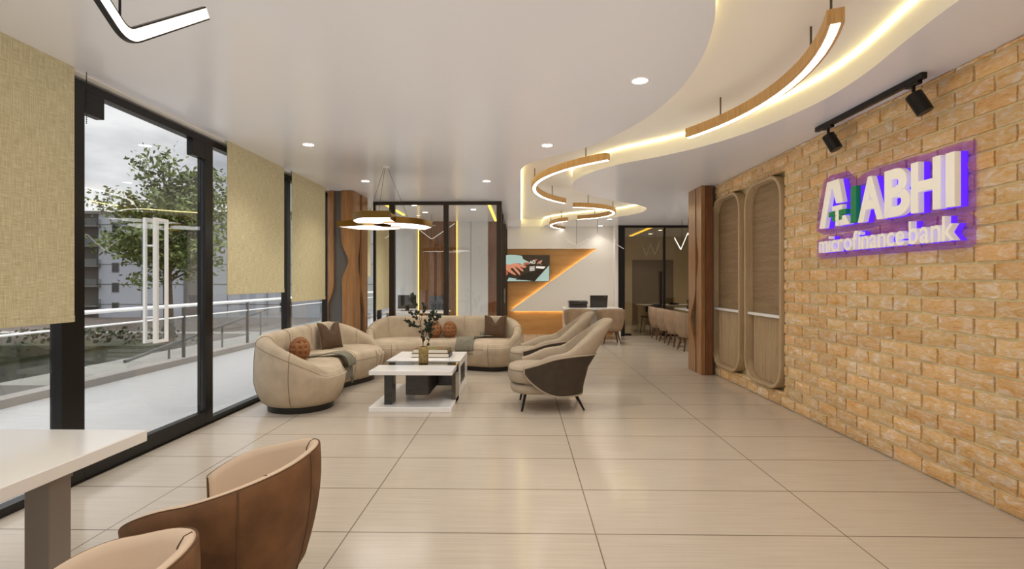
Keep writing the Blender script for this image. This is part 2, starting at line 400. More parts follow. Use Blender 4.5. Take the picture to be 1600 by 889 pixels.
struct('cove_light_strip', led_strip(right_edge[2:], 1), 'cove', parent=ceil)

# brick wall on the right, individual bricks in relief, with the niche opening
WX = 2.93
NY0, NY1, NZ0, NZ1 = 5.75, 7.87, .155, 2.64
bw = MB(); tint = []
BL, BH, MO = .29, .117, .019
rows = int(math.ceil(CZ / BH))
rb = random.Random(3)
def brick(y0, y1, z0, z1):
    if y1 - y0 < .03 or z1 - z0 < .02: return
    nu, nv = 7, 3; rings = []
    hh = rb.uniform(-.003, .003); tt = rb.uniform(.84, 1.08); tw = rb.uniform(.92, 1.04)
    base = len(bw.v); vs = []
    for j in range(nv + 1):
        for i in range(nu + 1):
            e = (i in (0, nu)) or (j in (0, nv))
            y = lerp(y0, y1, i / nu) + rb.uniform(-.003, .003); z = lerp(z0, z1, j / nv) + rb.uniform(-.0025, .0025)
            vs.append((WX - hh + (.008 if e else 0) + rb.uniform(-.003, .003) - .005, y, z))
    fs = [(j * (nu + 1) + i, j * (nu + 1) + i + 1, (j + 1) * (nu + 1) + i + 1, (j + 1) * (nu + 1) + i) for j in range(nv) for i in range(nu)]
    # skirt back into the mortar
    per = [i for i in range(nu + 1)] + [(j * (nu + 1) + nu) for j in range(1, nv + 1)] + [nv * (nu + 1) + i for i in range(nu - 1, -1, -1)] + [j * (nu + 1) for j in range(nv - 1, 0, -1)]
    k0 = len(vs)
    for p in per: vs.append((WX + .02, vs[p][1], vs[p][2]))
    for a in range(len(per)): b = (a + 1) % len(per); fs.append((per[a], per[b], k0 + b, k0 + a))
    bw.add(vs, fs); tint.extend([(tt, tt * tw, tt * tw * tw)] * len(vs))
for r in range(rows):
    z0 = r * BH + MO / 2; z1 = min((r + 1) * BH - MO / 2, CZ)
    off = (r % 2) * BL / 2
    y = -2 - off
    while y < 7.95:
        a, b = max(y + MO / 2, -2), min(y + BL - MO / 2, 7.95)
        y += BL
        if b <= a: continue
        if z1 > NZ0 + .01 and z0 < NZ1 - .01 and b > NY0 and a < NY1:
            zs = [(z0, z1)]
            if a < NY0 - .03: brick(a, NY0, z0, z1)
            if b > NY1 + .03: brick(NY1, b, z0, z1)
            if z0 < NZ0 - .02: brick(max(a, NY0), min(b, NY1), z0, NZ0)
            if z1 > NZ1 + .02: brick(max(a, NY0), min(b, NY1), NZ1, z1)
        else: brick(a, b, z0, z1)
wall_r = link('wall_right', bw.mesh('wall_right', True, 50), 'brick'); wall_r['kind'] = 'structure'
ca = wall_r.data.color_attributes.new('tint', 'FLOAT_COLOR', 'POINT')
ca.data.foreach_set('color', [c for t in tint for c in (t[0], t[1], t[2], 1.0)])
mo = MB()
for (a, b, c, d) in ((-2, NY0, 0, CZ), (NY1, 7.95, 0, CZ), (NY0, NY1, 0, NZ0), (NY0, NY1, NZ1, CZ)): mo.box(WX + .016, WX + .25, a, b, c, d)
mo.box(WX + .095, WX + .25, NY0, NY1, NZ0, NZ1)
struct('mortar', mo, 'mortar', parent=wall_r)

# other walls
struct('wall_back', MB().box(-.45, 2.5, 13.6, 13.72, 0, CZ), 'wood_wall')
struct('wall_front', MB().box(-3.3, 5.6, -2.12, -2.0, 0, UZ), 'white')
struct('wall_alcove', MB().box(3.18, 5.6, 7.95, 8.07, 0, CZ), 'white')
struct('wall_east', MB().box(5.5, 5.62, 7.9, 17, 0, CZ), 'beige_wall')
struct('wall_far', MB().box(2.44, 5.62, 16.6, 16.72, 0, CZ), 'beige_wall')
struct('wall_return', MB().box(2.44, 2.54, 13.25, 16.6, 0, CZ), 'brown_wall')
struct('wall_office', MB().box(-3.2, -.45, 12.3, 12.42, 0, CZ), 'white')
# white slabs over the wood on the back wall, lit from behind
sl = MB().prism([(-.45, 2.265), (2.0, 2.265), (-.30, .622), (2.5, .622), (2.5, CZ), (-.45, CZ)][0:0] or [(2.0, 2.265), (-.45, 2.265), (-.45, CZ), (2.5, CZ), (2.5, .622), (-.30, .622)], 13.515, 13.54, 'y')
t1 = struct('trim_1', sl, 'white', bevel=.004)
led = MB(); led.bar((2.02, 13.57, 2.235), (-.19, 13.57, .655), .012, .012); led.bar((-.18, 13.57, .648), (2.4, 13.57, .648), .012, .012)
struct('light_strip', led, 'wall_led', parent=t1)
t2 = struct('trim_2', MB().box(2.42, 2.5, 13.2, 13.53, 0, CZ), 'white')

# window wall ------------------------------------------------------
GX = -3.1
hd = MB().box(-3.3, -3.14, -2, 12.6, CZ - .01, UZ)
struct('wall_left', hd, 'white')
mullions = [-2.0, -.2, 1.6, 3.405, 5.03, 6.75, 8.15, 9.9, 11.2, 12.4]
def window(idx, y0, y1, sill=.055):
    f = MB()
    f.box(GX - .05, GX + .03, y0, y0 + .05, 0, CZ - .035); f.box(GX - .05, GX + .03, y1 - .05, y1, 0, CZ - .035)
    f.box(GX - .05, GX + .03, y0 + .05, y1 - .05, 0, sill); f.box(GX - .05, GX + .03, y0 + .05, y1 - .05, CZ - .095, CZ - .035)
    o = struct('window_%d' % idx, f, 'frame')
    struct('pane', MB().box(GX - .012, GX - .004, y0 + .05, y1 - .05, sill, CZ - .095), 'glass', parent=o)
    return o
window(1, -2.0, -.2); window(2, -.2, 1.6); window(3, 1.6, 3.42)
window(4, 5.0, 6.72); window(5, 6.72, 8.1); window(6, 8.1, 9.9); window(7, 9.9, 11.2); window(8, 11.2, 12.4)
f = MB()
f.box(GX - .05, GX + .03, 3.42, 3.55, 0, CZ - .035); f.box(GX - .05, GX + .03, 4.93, 5.0, 0, CZ - .035)
f.box(GX - .05, GX + .03, 3.55, 4.93, CZ - .095, CZ - .035); f.box(GX - .04, GX + .03, 3.55, 4.93, 0, .012)
d1 = struct('door_1', f, 'frame')
struct('pane', MB().box(GX - .008, GX + .002, 3.552, 4.928, .13, CZ - .097), 'glass', parent=d1)
struct('bottom_rail', MB().box(GX - .035, GX + .03, 3.552, 4.928, .014, .135), 'frame', parent=d1)
struct('patch_fitting', MB().box(GX - .03, GX + .03, 3.552, 3.72, CZ - .25, CZ - .097), 'frame', parent=d1)
struct('patch_fitting', MB().box(GX - .03, GX + .03, 4.74, 4.928, CZ - .25, CZ - .097), 'frame', parent=d1)
for hx in (-3.058, -3.142):
    h = MB(); y0, y1, z0, z1, w = 4.215, 4.375, .885, 1.935, .022
    if hx < -3.1: y0 -= .0; y1 -= .0
    h.box(hx - w / 2, hx + w / 2, y0, y0 + w, z0, z1); h.box(hx - w / 2, hx + w / 2, y1 - w, y1, z0, z1)
    h.box(hx - w / 2, hx + w / 2, y0 + w, y1 - w, z0, z0 + w); h.box(hx - w / 2, hx + w / 2, y0 + w, y1 - w, z1 - w, z1)
    for zz in (1.1, 1.7): h.cyl((hx, y0 + w / 2, zz), (GX, y0 + w / 2, zz), .008, n=8)
    struct('handle', h, 'steel_white', parent=d1)
struct('trim_3', MB().box(-3.065, -3.045, 3.4, 8.0, 0, .006), 'chrome')

# roller blinds
def blind(y0, y1, zb, label, chain=None, x=-3.0):
    t = thing('roller_blind', (x, (y0 + y1) / 2, zb), label, 'blind', 'roller blinds along the window wall')
    part('fabric', MB().box(x - .003, x + .003, y0, y1, zb + .04, CZ + .02), 'blind', t, world=True)
    part('hem_bar', MB().box(x - .008, x + .008, y0, y1, zb, zb + .045), 'blind', t, world=True, bevel=.003)
    part('roller_tube', MB().cyl((x - .03, y0, CZ + .06), (x - .03, y1, CZ + .06), .035, n=16), 'blind', t, world=True)
    if chain:
        mb = MB(); yc, za = chain
        z = za
        while z < CZ + .03: mb.ball((x + .012, yc, z), .0045, .0045, .0045, 6, 4); z += .0125
        mb.cyl((x + .012, yc, za), (x + .012, yc, CZ + .03), .0012, n=5)
        part('bead_chain', mb, 'black', t, world=True)
    return t
blind(1.62, 3.385, 1.13, 'wide cream woven roller blind nearest the camera, left of the glass door', chain=(3.47, 2.49))
blind(5.18, 6.43, 1.265, 'cream woven roller blind right of the glass door, over the near sofa end')
blind(6.66, 7.79, 1.13, 'cream woven roller blind beside the wavy wood clad column', chain=(6.62, 2.2))
blind(9.0, 10.15, 1.5, 'short cream roller blind seen through the glass office front')
blind(10.45, 11.95, .80, 'pale long roller blind inside the glazed office behind the desk')

# ------------------------------------------------------------------ columns with wavy cladding
def wavy(side, z0=0.02, z1=CZ - .02, n=48, amp=1):
    return None
def column_left():
    t = thing('wood_clad_column', (-2.86, 8.4, 0), 'walnut clad column with wavy edged panels, at the window end of the lounge', 'column', 'wood clad columns')
    part('core', MB().box(-3.05, -2.69, 8.08, 8.78, 0, CZ), 'grey_back', t, world=True, label='dark grey core showing between the wood panels')
    zs = [CZ * i / 60 for i in range(61)]
    def wv1(z):   # right edge of the left panel: straight, then swings in toward the left low down
        return -2.96 - .13 * sstep((1.35 - z) / .5)
    def wv2(z):   # left edge of the right panel with a bite at mid height
        return -2.845 + .115 * math.exp(-((z - 1.72) / .2) ** 2) + .02 * sstep((1.5 - z) / .3)
    part('wood_panel', MB().prism([(-3.055, 0), (-3.055, CZ)] + [(max(wv1(z), -3.05), z) for z in zs[::-1]], 8.03, 8.085, 'y'), 'wood_col', t, world=True, bevel=.01)
    part('wood_panel', MB().prism([(-2.645, CZ), (-2.645, 0)] + [(wv2(z), z) for z in zs], 8.03, 8.085, 'y'), 'wood_col', t, world=True, bevel=.01)
    def wv3(z): return 8.37 - .10 * math.exp(-((z - 1.72) / .22) ** 2)
    def wv4(z): return 8.47 + .16 * sstep((1.35 - z) / .6)
    part('wood_panel', MB().prism([(8.09, CZ), (8.09, 0)] + [(wv3(z), z) for z in zs], -2.69, -2.64, 'x'), 'wood_col', t, world=True, bevel=.01)
    part('wood_panel', MB().prism([(8.78, 0), (8.78, CZ)] + [(wv4(z), z) for z in zs[::-1]], -2.69, -2.64, 'x'), 'wood_col', t, world=True, bevel=.01)
column_left()
def column_right():
    t = thing('wood_clad_column', (2.88, 8.0, 0), 'walnut clad column with a wavy slot, at the far end of the brick wall', 'column', 'wood clad columns')
    part('core', MB().box(2.76, 3.17, 7.96, 8.30, 0, CZ).box(2.76, 2.905, 7.78, 7.96, 0, CZ), 'grey_back', t, world=True, label='dark grey core showing in the wavy slot')
    zs = [CZ * i / 80 for i in range(81)]
    part('wood_panel', MB().box(2.765, 2.875, 7.72, 7.779, 0, CZ), 'wood_dark', t, world=True, bevel=.006, label='darker walnut end panel')
    def a(z): return 7.94 - .085 * math.exp(-((z - 1.76) / .24) ** 2)
    def b(z): return 7.985 + .23 * math.exp(-((z - .80) / .26) ** 2)
    part('wood_panel', MB().prism([(7.72, 0), (7.72, CZ)] + [(a(z), z) for z in zs[::-1]], 2.70, 2.762, 'x'), 'wood_col', t, world=True, bevel=.006)
    part('wood_panel', MB().prism([(8.31, CZ), (8.31, 0)] + [(b(z), z) for z in zs], 2.70, 2.762, 'x'), 'wood_col', t, world=True, bevel=.006)
column_right()

# ------------------------------------------------------------------ arched niches in the brick wall
def rrect(y0, y1, z0, z1, r, n=10):
    pts = []
    for cy, cz, a0 in ((y1 - r, z1 - r, 0), (y0 + r, z1 - r, 90), (y0 + r, z0 + r, 180), (y1 - r, z0 + r, 270)):
        for k in range(n + 1):
            a = rad(a0 + 90 * k / n); pts.append((cy + r * math.cos(a), cz + r * math.sin(a)))
    return pts
def niche(y0, y1, label):
    z0, z1 = NZ0 + .004, NZ1 - .012
    t = thing('arched_counter_niche', (WX, (y0 + y1) / 2, z0), label, 'niche', 'rounded niches in the brick wall')
    o = rrect(y0, y1, z0, z1, .27); i = rrect(y0 + .035, y1 - .035, z0 + .035, z1 - .035, .24)
    xs0, xs1 = 2.895, WX + .094
    rings = [[(xs0, a, b) for a, b in o], [(xs0, a, b) for a, b in i], [(xs1, a, b) for a, b in i], [(xs1, a, b) for a, b in o]]
    part('frame', MB().loft(rings, True, False, True), 'wood_ring', t, world=True, bevel=.006)
    part('back_panel', MB().prism(i, xs1 - .03, xs1 - .002, 'x'), 'wood_niche', t, world=True)
    part('counter', MB().box(2.925, xs1 - .03, y0 + .037, y1 - .037, .98, 1.015), 'stone', t, world=True, bevel=.003)
    mb = MB(); y = y0 + .075
    while y < y1 - .08:
        d = min(y - (y0 + .035), (y1 - .035) - y)
        zb = z0 + .04 + (0 if d > .24 else .24 - math.sqrt(max(0, .24 ** 2 - (.24 - d) ** 2)))
        mb.cyl((xs1 - .034, y, zb), (xs1 - .034, y, .98), .0135, n=8); y += .036
    part('slat_panel', mb, 'wood_ring', t, world=True)
niche(6.85, 7.84, 'tall rounded wood niche with white counter, the farther one beside the column')
niche(5.765, 6.70, 'tall rounded wood niche with white counter, the nearer one beside the sign')

# ------------------------------------------------------------------ glazed office
OY = 9.2
fr = MB()
fr.box(-2.66, -.345, OY - .03, OY + .03, CZ - .06, CZ - .002)
for a, b in ((-2.37, -2.27), (-1.39, -1.30), (-.437, -.345)): fr.box(a, b, OY - .04, OY + .04, 0, CZ - .06)
fr.box(-2.66, -2.62, OY - .03, OY + .03, 0, CZ - .06)
fr.box(-2.62, -.437, OY - .03, OY + .03, 0, .06)
w = struct('wall_glazed', fr, 'bronze')
for a, b in ((-2.62, -2.37), (-2.27, -1.39), (-1.30, -.437)):
    struct('pane', MB().box(a, b, OY - .006, OY + .006, .06, CZ - .06), 'glass_in', parent=w)
fr = MB()
fr.box(-.43, -.37, OY + .05, 13.6, CZ - .06, CZ - .002)
for y in (10.55, 11.6, 12.3, 13.5): fr.box(-.43, -.36, y, y + .08, 0, CZ - .06)
fr.box(-.43, -.37, OY + .05, 10.55, 0, .06)
w = struct('wall_glazed_side', fr, 'bronze')
for a, b in ((OY + .05, 10.55), (11.68, 12.3)):
    struct('pane', MB().box(-.405, -.395, a, b, .06, CZ - .06), 'glass_in', parent=w)
fr = MB()
for a, b in ((10.64, 10.70), (11.53, 11.59)): fr.box(-.425, -.37, a, b, .01, CZ - .08)
fr.box(-.425, -.37, 10.70, 11.53, .01, .10); fr.box(-.425, -.37, 10.70, 11.53, CZ - .15, CZ - .08)
w = struct('door_2', fr, 'bronze')
struct('pane', MB().box(-.405, -.395, 10.70, 11.53, .10, CZ - .15), 'glass_in', parent=w)
struct('handle', MB().cyl((-.34, 10.76, .95), (-.34, 10.76, 1.25), .012, n=10).cyl((-.34, 10.76, 1.0), (-.38, 10.76, 1.0), .008, n=8).cyl((-.34, 10.76, 1.2), (-.38, 10.76, 1.2), .008, n=8), 'chrome', parent=w)
# panelling on the office wall
M['office_white'] = mat('office_panel', '#d8dade', rough=.3)
def panel(name, x0, x1, m, y0=12.27, y1=12.30, **k): return struct(name, MB().box(x0, x1, y0, y1, 0, CZ), m, bevel=.003)
panel('trim_4', -3.02, -2.455, 'office_white'); panel('trim_5', -1.545, -1.215, 'office_white'); panel('trim_6', -1.185, -.79, 'office_white')
panel('trim_7', -.785, -.58, 'wood_dark')
mb = MB().box(-2.45, -1.55, 12.28, 12.30, 0, CZ); x = -2.44
while x < -1.57: mb.box(x, x + .026, 12.24, 12.28, 0, CZ); x += .043
M['slat'] = wood('slat_oak', '#7d5432', '#a9774b', 'z', rough=.5, freq=18)
sp = struct('trim_8', mb, 'slat')
struct('light_strip', MB().box(-2.465, -2.452, 12.25, 12.268, 0, CZ).box(-1.548, -1.535, 12.25, 12.268, 0, CZ), 'led_line', parent=sp)
struct('trim_9', MB().box(-2.55, -2.50, 9.5, 11.0, CZ - .012, CZ - .001), 'led_line')
struct('trim_10', MB().box(-.62, -.57, 9.35, 12.1, CZ - .012, CZ - .001), 'led_line')

# ------------------------------------------------------------------ tinted glass room on the right
TY = 13.2
fr = MB()
fr.box(2.50, 2.66, TY - .04, TY + .05, 0, CZ); fr.box(2.66, 5.5, TY - .03, TY + .03, CZ - .06, CZ)
fr.box(3.645, 3.70, TY - .03, TY + .03, 0, CZ - .06); fr.box(3.70, 5.5, TY - .03, TY + .03, 0, .05)
w = struct('wall_tinted', fr, 'black')
struct('pane', MB().box(3.70, 5.5, TY - .006, TY + .006, .05, CZ - .06), 'glass_tint', parent=w)
fr = MB().box(2.668, 2.83, TY - .028, TY + .028, .012, .07).box(3.56, 3.64, TY - .028, TY + .028, .012, .09)
d3 = struct('door_3', fr, 'black')
struct('pane', MB().box(2.668, 3.64, TY - .006, TY + .006, .012, CZ - .065), 'glass_tint', parent=d3)
struct('handle', MB().box(3.55, 3.605, TY - .075, TY - .045, .75, 1.66).box(3.565, 3.59, TY - .045, TY - .006, .85, .88).box(3.565, 3.59, TY - .045, TY - .006, 1.52, 1.55), 'black', parent=d3)
struct('trim_11', MB().box(3.6, 4.9, 16.57, 16.6, 0, 2.1), 'brown_wall')
struct('trim_12', MB().box(3.4, 3.5, 13.6, 16.2, CZ - .012, CZ - .001), 'led_line')

# ------------------------------------------------------------------ curved sofas
def build_sofa(label):
    root = thing('curved_sofa', (0, 0, 0), label, 'sofa', 'curved beige suede sofas')
    # plan outline: almost straight back, full rounded ends, concave front (front is -y)
    EX, R0, YC = .80, .50, -.14
    Q = []
    for k in range(27): x = lerp(-EX, EX, k / 26); Q.append(Vector((x, .42 - .06 * (x / EX) ** 2, 0)))
    for k in range(1, 23): b = rad(90 - 205 * k / 23); Q.append(Vector((EX + R0 * math.cos(b), YC + R0 * math.sin(b), 0)))
    nb = len(Q)
    for k in range(33):
        x = lerp(.575, -.575, k / 32); Q.append(Vector((x, -.37 - .205 * (1 - math.cos(PI * x / .66)) / 2 * 1.0, 0)))
    for k in range(1, 23): b = rad(90 + 205 * (1 - k / 23)); Q.append(Vector((-EX + R0 * math.cos(b), YC + R0 * math.sin(b), 0)))
    nq = len(Q)
    for _ in range(4): Q = [(Q[i - 1] + Q[i] * 2 + Q[(i + 1) % nq]) / 4 for i in range(nq)]
    NN = []
    for i in range(nq):
        t = Q[(i + 1) % nq] - Q[i - 1]; t.normalize(); NN.append(Vector((-t.y, t.x, 0)))
    def path(e): return [Q[i] - NN[i] * e for i in range(nq)]
    part('plinth', MB().loft([[(p.x, p.y, z) for p in path(.14)] for z in (0, .065)]), 'plinth', root)
    prof = [(.15, .062), (.11, .075), (.075, .12), (.045, .20), (.03, .29), (.035, .37), (.05, .42), (.075, .448), (.12, .462), (.2, .472), (.30, .477)]
    part('seat', MB().loft([[(p.x, p.y, z) for p in path(e)] for e, z in prof]), 'suede', root, ang=60)
    # back shell wrapping around both ends: from the left end's front, along the back, to the right end's front
    idx = [i % nq for i in range(nb + 33, nq + nb)]
    def section(i):
        d = NN[i]; q = math.acos(max(-1, min(1, d.y))) / PI
        H = .82 - .38 * max(0, min(1, (q - .10) / .72)) ** 1.7
        W = lerp(.19, .11, sstep(q * 1.15))
        pr = [(.16, .062), (.12, .072), (.078, .11), (.038, .19), (.010, .29), (.0, .37)]
        zt = max(H - .085, .384)
        pr += [(.006, lerp(.375, zt, .5)), (.022, zt)]
        for k in range(1, 6):
            a = PI * k / 6; pr.append((.022 + W / 2 - W / 2 * math.cos(a), zt + (H - zt) * math.sin(a)))
        pr += [(.022 + W, zt), (.03 + W, lerp(zt, .375, .5)), (.03 + W, .372), (.03 + W, .30), (.16, .12)]
        return pr
    def at(i, r, z, out=0.0): p = Q[i] - NN[i] * (r - out); return (p.x, p.y, z)
    part('back_shell', MB().loft([[at(i, r, z) for r, z in section(i)] for i in idx]), 'suede', root, ang=70)
    sm = MB(); n_ = len(idx)
    for f_ in (.17, .27, .42, .58, .73, .83):
        i = idx[int(f_ * (n_ - 1))]; pr = section(i)
        sm.tube(catmull([at(i, r, z + (.001 if 8 <= k <= 12 else 0), .001 if k <= 7 else (-.001 if k >= 13 else 0)) for k, (r, z) in enumerate(pr[1:15], 1)], 3), .0026, 6)
    sm.tube([at(i, section(i)[7][0], section(i)[7][1], .001) for i in idx], .0026, 6)
    for f_ in (0.012, .988):
        i = idx[int(round(f_ * (n_ - 1)))]; sm.tube(catmull([at(i, r, z, .002) for r, z in section(i)[1:10]], 3), .0026, 6)
    fr_ = list(range(nb - 1, nb + 34))
    for f_ in (.30, .70):
        i = fr_[int(f_ * (len(fr_) - 1))]
        sm.tube([at(i, e, z + .001, .001) for e, z in prof[1:]] + [at(i, .52, .4785)], .0026, 6)
    sm.tube([at(i, .0335, .345, .001) for i in fr_], .0026, 6)
    part('seams', sm, 'seam', root, label='dark stitched seams')
    return root
s1 = build_sofa('curved beige suede sofa facing the camera, with its back to the glazed office')
s1.location = (-1.25, 8.44, 0)
s2 = dup(s1, (-2.60, 6.5, 0), rad(90), 'curved beige suede sofa standing along the window wall, seen from its end')

# cushions and throws --------------------------------------------------
def build_knot(label):
    r = .125
    t = thing('knot_cushion', (0, 0, 0), label, 'cushion', 'braided ball cushions')
    part('core', MB().ball((0, 0, r), r * .8, r * .8, r * .8, 20, 12), 'knot', t)
    for ax in range(3):
        mb = MB()
        for k in (-1, 0, 1):
            off = k * .052; ring = []; rr = math.sqrt((r - .018) ** 2 - off ** 2)
            for i in range(48):
                a = 2 * PI * i / 48; q = rr + .013 * math.cos(2 * a + (0 if ax != 1 else PI)) * (1 if ax != 2 else -1)
                p = [q * math.cos(a), q * math.sin(a)]; v = {0: (off, p[0], p[1]), 1: (p[0], off, p[1]), 2: (p[0], p[1], off)}[ax]
                ring.append((v[0], v[1], v[2] + r))
            mb.tube(ring, .027, 8, True)
        part('knitted_band', mb, 'knot', t)
    return t
k1 = build_knot('tan braided ball cushion on the sofa by the windows')
k1.location = (-2.62, 6.02, .474); k1.rotation_euler = (0, rad(0), rad(38))
k2 = dup(k1, (-1.43, 8.44, .474), rad(20), 'tan braided ball cushion on the far sofa, partly behind the leafy branch')
k3 = dup(k1, (-1.18, 8.46, .474), rad(-12), 'tan braided ball cushion on the far sofa, right of the leafy branch beside the throw')
def build_pillow(label):
    t = thing('square_pillow', (0, 0, 0), label, 'cushion', 'brown square pillows')
    mb = MB(); n = 20; w = .188
    def P(u, v, s):
        # u,v in -1..1, v up; corners drawn out to points, top edge chopped in the middle
        pin = 1 - .10 * (1 - abs(u) ** 2) * abs(v) ** 3 ; pin2 = 1 - .07 * (1 - abs(v) ** 2) * abs(u) ** 3
        x = u * w * pin2; z = v * w * pin
        dent = .115 * math.exp(-(u / .30) ** 2) * sstep((v + .2) / 1.2)
        z -= dent
        th = .075 * ((1 - abs(u) ** 2.4) * (1 - abs(v) ** 2.4)) ** .6 * (1 - .35 * math.exp(-(u / .25) ** 2) * sstep(v))
        return (x, s * th, z + w)
    for s in (-1, 1):
        vs = [P(-1 + 2 * i / n, -1 + 2 * j / n, s) for j in range(n + 1) for i in range(n + 1)]
        mb.add(vs, [(j * (n + 1) + i, j * (n + 1) + i + 1, (j + 1) * (n + 1) + i + 1, (j + 1) * (n + 1) + i) for j in range(n) for i in range(n)])
    part('cover', mb, 'pillow', t, ang=75)
    e = [P(-1 + 2 * i / n, -1, 0) for i in range(n)] + [P(1, -1 + 2 * i / n, 0) for i in range(n)] + [P(1 - 2 * i / n, 1, 0) for i in range(n)] + [P(-1, 1 - 2 * i / n, 0) for i in range(n)]
    part('piping', MB().tube(e, .005, 6, True), 'seam', t, label='lighter piped edge')
    return t
p1 = build_pillow('dark brown square pillow leaning on the sofa by the windows')
p1.location = (-2.60, 7.02, .474); p1.rotation_euler = (rad(-14), 0, rad(62))
p2 = dup(p1, (-.43, 8.40, .474), rad(-22), 'dark brown square pillow at the right end of the far sofa')
p2.rotation_euler = (rad(-14), 0, rad(-8))
def throw(label, path, width, rows_label=None):
    """path: centreline points (scene space) with a side vector per point"""
    t = thing('throw_blanket', path[0][0], label, 'blanket', 'sage green throws')
    P = catmull([p for p, _ in path], 8); S = catmull([s for _, s in path], 8); n = 16; mb = MB()
    rows_ = []
    for i, (p, s) in enumerate(zip(P, S)):
        s = s.normalized(); q = i / len(P); row = []
        tan = (P[min(i + 1, len(P) - 1)] - P[max(i - 1, 0)]).normalized(); nr = s.cross(tan); nr = nr if nr.length > 0 else Vector((0, 0, 1))
        if nr.z < -.05: nr = -nr
        for j in range(n + 1):
            u = j / n - .5
            fold = .010 * math.sin(u * 19 + q * 3) + .008 * math.sin(u * 37 + 1.3 + q * 5)
            wob = 1 + .07 * math.sin(q * 9 + u)
            row.append(p + s * u * width * wob + nr * (.014 + abs(fold)))
        rows_.append(row)
    mb.loft(rows_, False, False)
    base = Vector(path[0][0]); mb.v = [tuple(Vector(v) - base) for v in mb.v]
    o = part('cloth', mb, 'throw', t, ang=80)
    so = o.modifiers.new('thickness', 'SOLIDIFY'); so.thickness = .010; so.offset = 0
    return t, mb
V = Vector
# on the window sofa: from the seat back across the seat and down the front edge
sx = -2.545
th1, _ = throw('sage green throw draped across the seat and front of the sofa by the windows',
      [(V((-2.63, 6.16, .487)), V((.55, .85, 0))), (V((-2.50, 6.25, .490)), V((.5, .86, 0))), (V((-2.42, 6.36, .490)), V((.3, .95, 0))), (V((-2.32, 6.43, .487)), V((.1, 1, 0))),
       (V((-2.235, 6.48, .458)), V((0, 1, 0))), (V((-2.195, 6.52, .38)), V((0, 1, 0))), (V((-2.185, 6.54, .27)), V((0, 1, 0))), (V((-2.19, 6.55, .17)), V((0, 1, 0)))], .26)
part('corner_tassel', MB().tube([(-2.19, 6.60, .18), (-2.185, 6.605, .13), (-2.19, 6.60, .09)], [.03, .02, .008], 8), 'throw', th1, world=True)
th2, _ = throw('sage green throw laid over the seat of the far sofa beside the square pillow',
      [(V((-.40, 8.52, .486)), V((.1, 1, 0))), (V((-.58, 8.50, .488)), V((.1, 1, 0))), (V((-.74, 8.42, .486)), V((.6, .8, 0))), (V((-.84, 8.26, .492)), V((1, .3, 0))), (V((-.875, 8.10, .490)), V((1, 0.05, 0))),
       (V((-.88, 8.005, .465)), V((1, 0.03, 0))), (V((-.88, 7.955, .39)), V((1, 0.03, 0))), (V((-.88, 7.945, .28)), V((1, 0, 0)))], .27)
tz = MB()
for k in range(3):
    tz.tube([(-.62 + .03 * k, 8.40 + .04 * k, .50), (-.66 + .04 * k, 8.46 + .03 * k, .535 + .01 * k), (-.55 + .05 * k, 8.5 + .02 * k, .525), (-.42, 8.50 + .02 * k, .50)], [.012, .024, .022, .01], 8)
part('rumpled_fold', tz, 'throw', th2, world=True, ang=80)

# ------------------------------------------------------------------ coffee table
def coffee_table():
    x0, x1 = -1.635, -.737; y0, y1, y2, y3 = 5.47, 5.86, 6.19, 7.0
    t = thing('coffee_table', ((x0 + x1) / 2, 6.2, 0), 'white stone coffee table with smoked glass strip between the sofas', 'table')
    part('base_slab', MB().box(x0, x1 - .01, y0, y3 - .25, 0, .05), 'stone', t, world=True, bevel=.003)
    part('front_slab', MB().box(x0, x1, y0, y1, .395, .44), 'stone', t, world=True, bevel=.003)
    part('glass_strip', MB().box(x0 + .01, x1 - .01, y1, y2, .40, .432), 'mirror', t, world=True, label='smoked glass strip across the middle')
    part('back_slab', MB().box(x0, x1, y2, y3, .395, .44), 'stone', t, world=True, bevel=.003)
    # right side loop: slab running down to the floor with an opening
    sp = MB()
    sp.box(x1 - .045, x1, y2, y2 + .05, .05, .395); sp.box(x1 - .045, x1, y3 - .22, y3, 0, .395); sp.box(x1 - .045, x1, y2 + .05, y3 - .22, .05, .12); sp.box(x1 - .045, x1, y2 + .05, y3 - .22, .36, .395)
    part('side_panel', sp, 'stone', t, world=True, bevel=.002)
    part('drawer_block', MB().box(x1 - .30, x1 - .012, y2 + .052, y3 - .225, .13, .355), 'black_gloss', t, world=True, bevel=.003, label='dark drawer block in the side opening')
    sp = MB()
    for k in range(5): sp.box(x1 - .011, x1 - .003, y2 + .08, y3 - .25, .15 + k * .04, .175 + k * .04)
    part('drawer_ribs', sp, 'bronze', t, world=True)
    part('leg', MB().box(x0 + .135, x0 + .22, y0 + .12, y0 + .30, .05, .395), 'black_gloss', t, world=True, bevel=.002, label='dark block leg on the left')
    part('leg', MB().box(x0 + .135, x0 + .22, y3 - .35, y3 - .2, .05 if False else 0, .395), 'black_gloss', t, world=True, bevel=.002, label='dark block leg on the left')
    part('leg', MB().box(x1 - .055, x1 - .045 + .035, y1 - .02, y2 - .05, 0, .395), 'mirror', t, world=True, label='smoked mirror leg on the right')
    part('centre_block', MB().box(x0 + .345, x0 + .60, y0 + .24, y0 + .75, .13, .395), 'black_gloss', t, world=True, bevel=.003, label='glossy black storage block under the top')
    rb_ = MB()
    for k in range(6): rb_.box(x0 + .60, x0 + .612, y0 + .26 + k * .08, y0 + .31 + k * .08, .14, .385)
    part('block_ribs', rb_, 'bronze', t, world=True)
coffee_table()
# vase
vz = .440
t = thing('vase', (-1.155, 6.05, .433), 'amber mottled glass vase on the coffee table', 'vase')
vp = [(.048, 0), (.055, .006), (.058, .03), (.058, .15), (.055, .178), (.042, .192), (.040, .198), (.034, .198), (.034, .18), (.048, .15), (.048, .03), (.001, .02)]
part('body', MB().lathe(vp), 'vase', t)
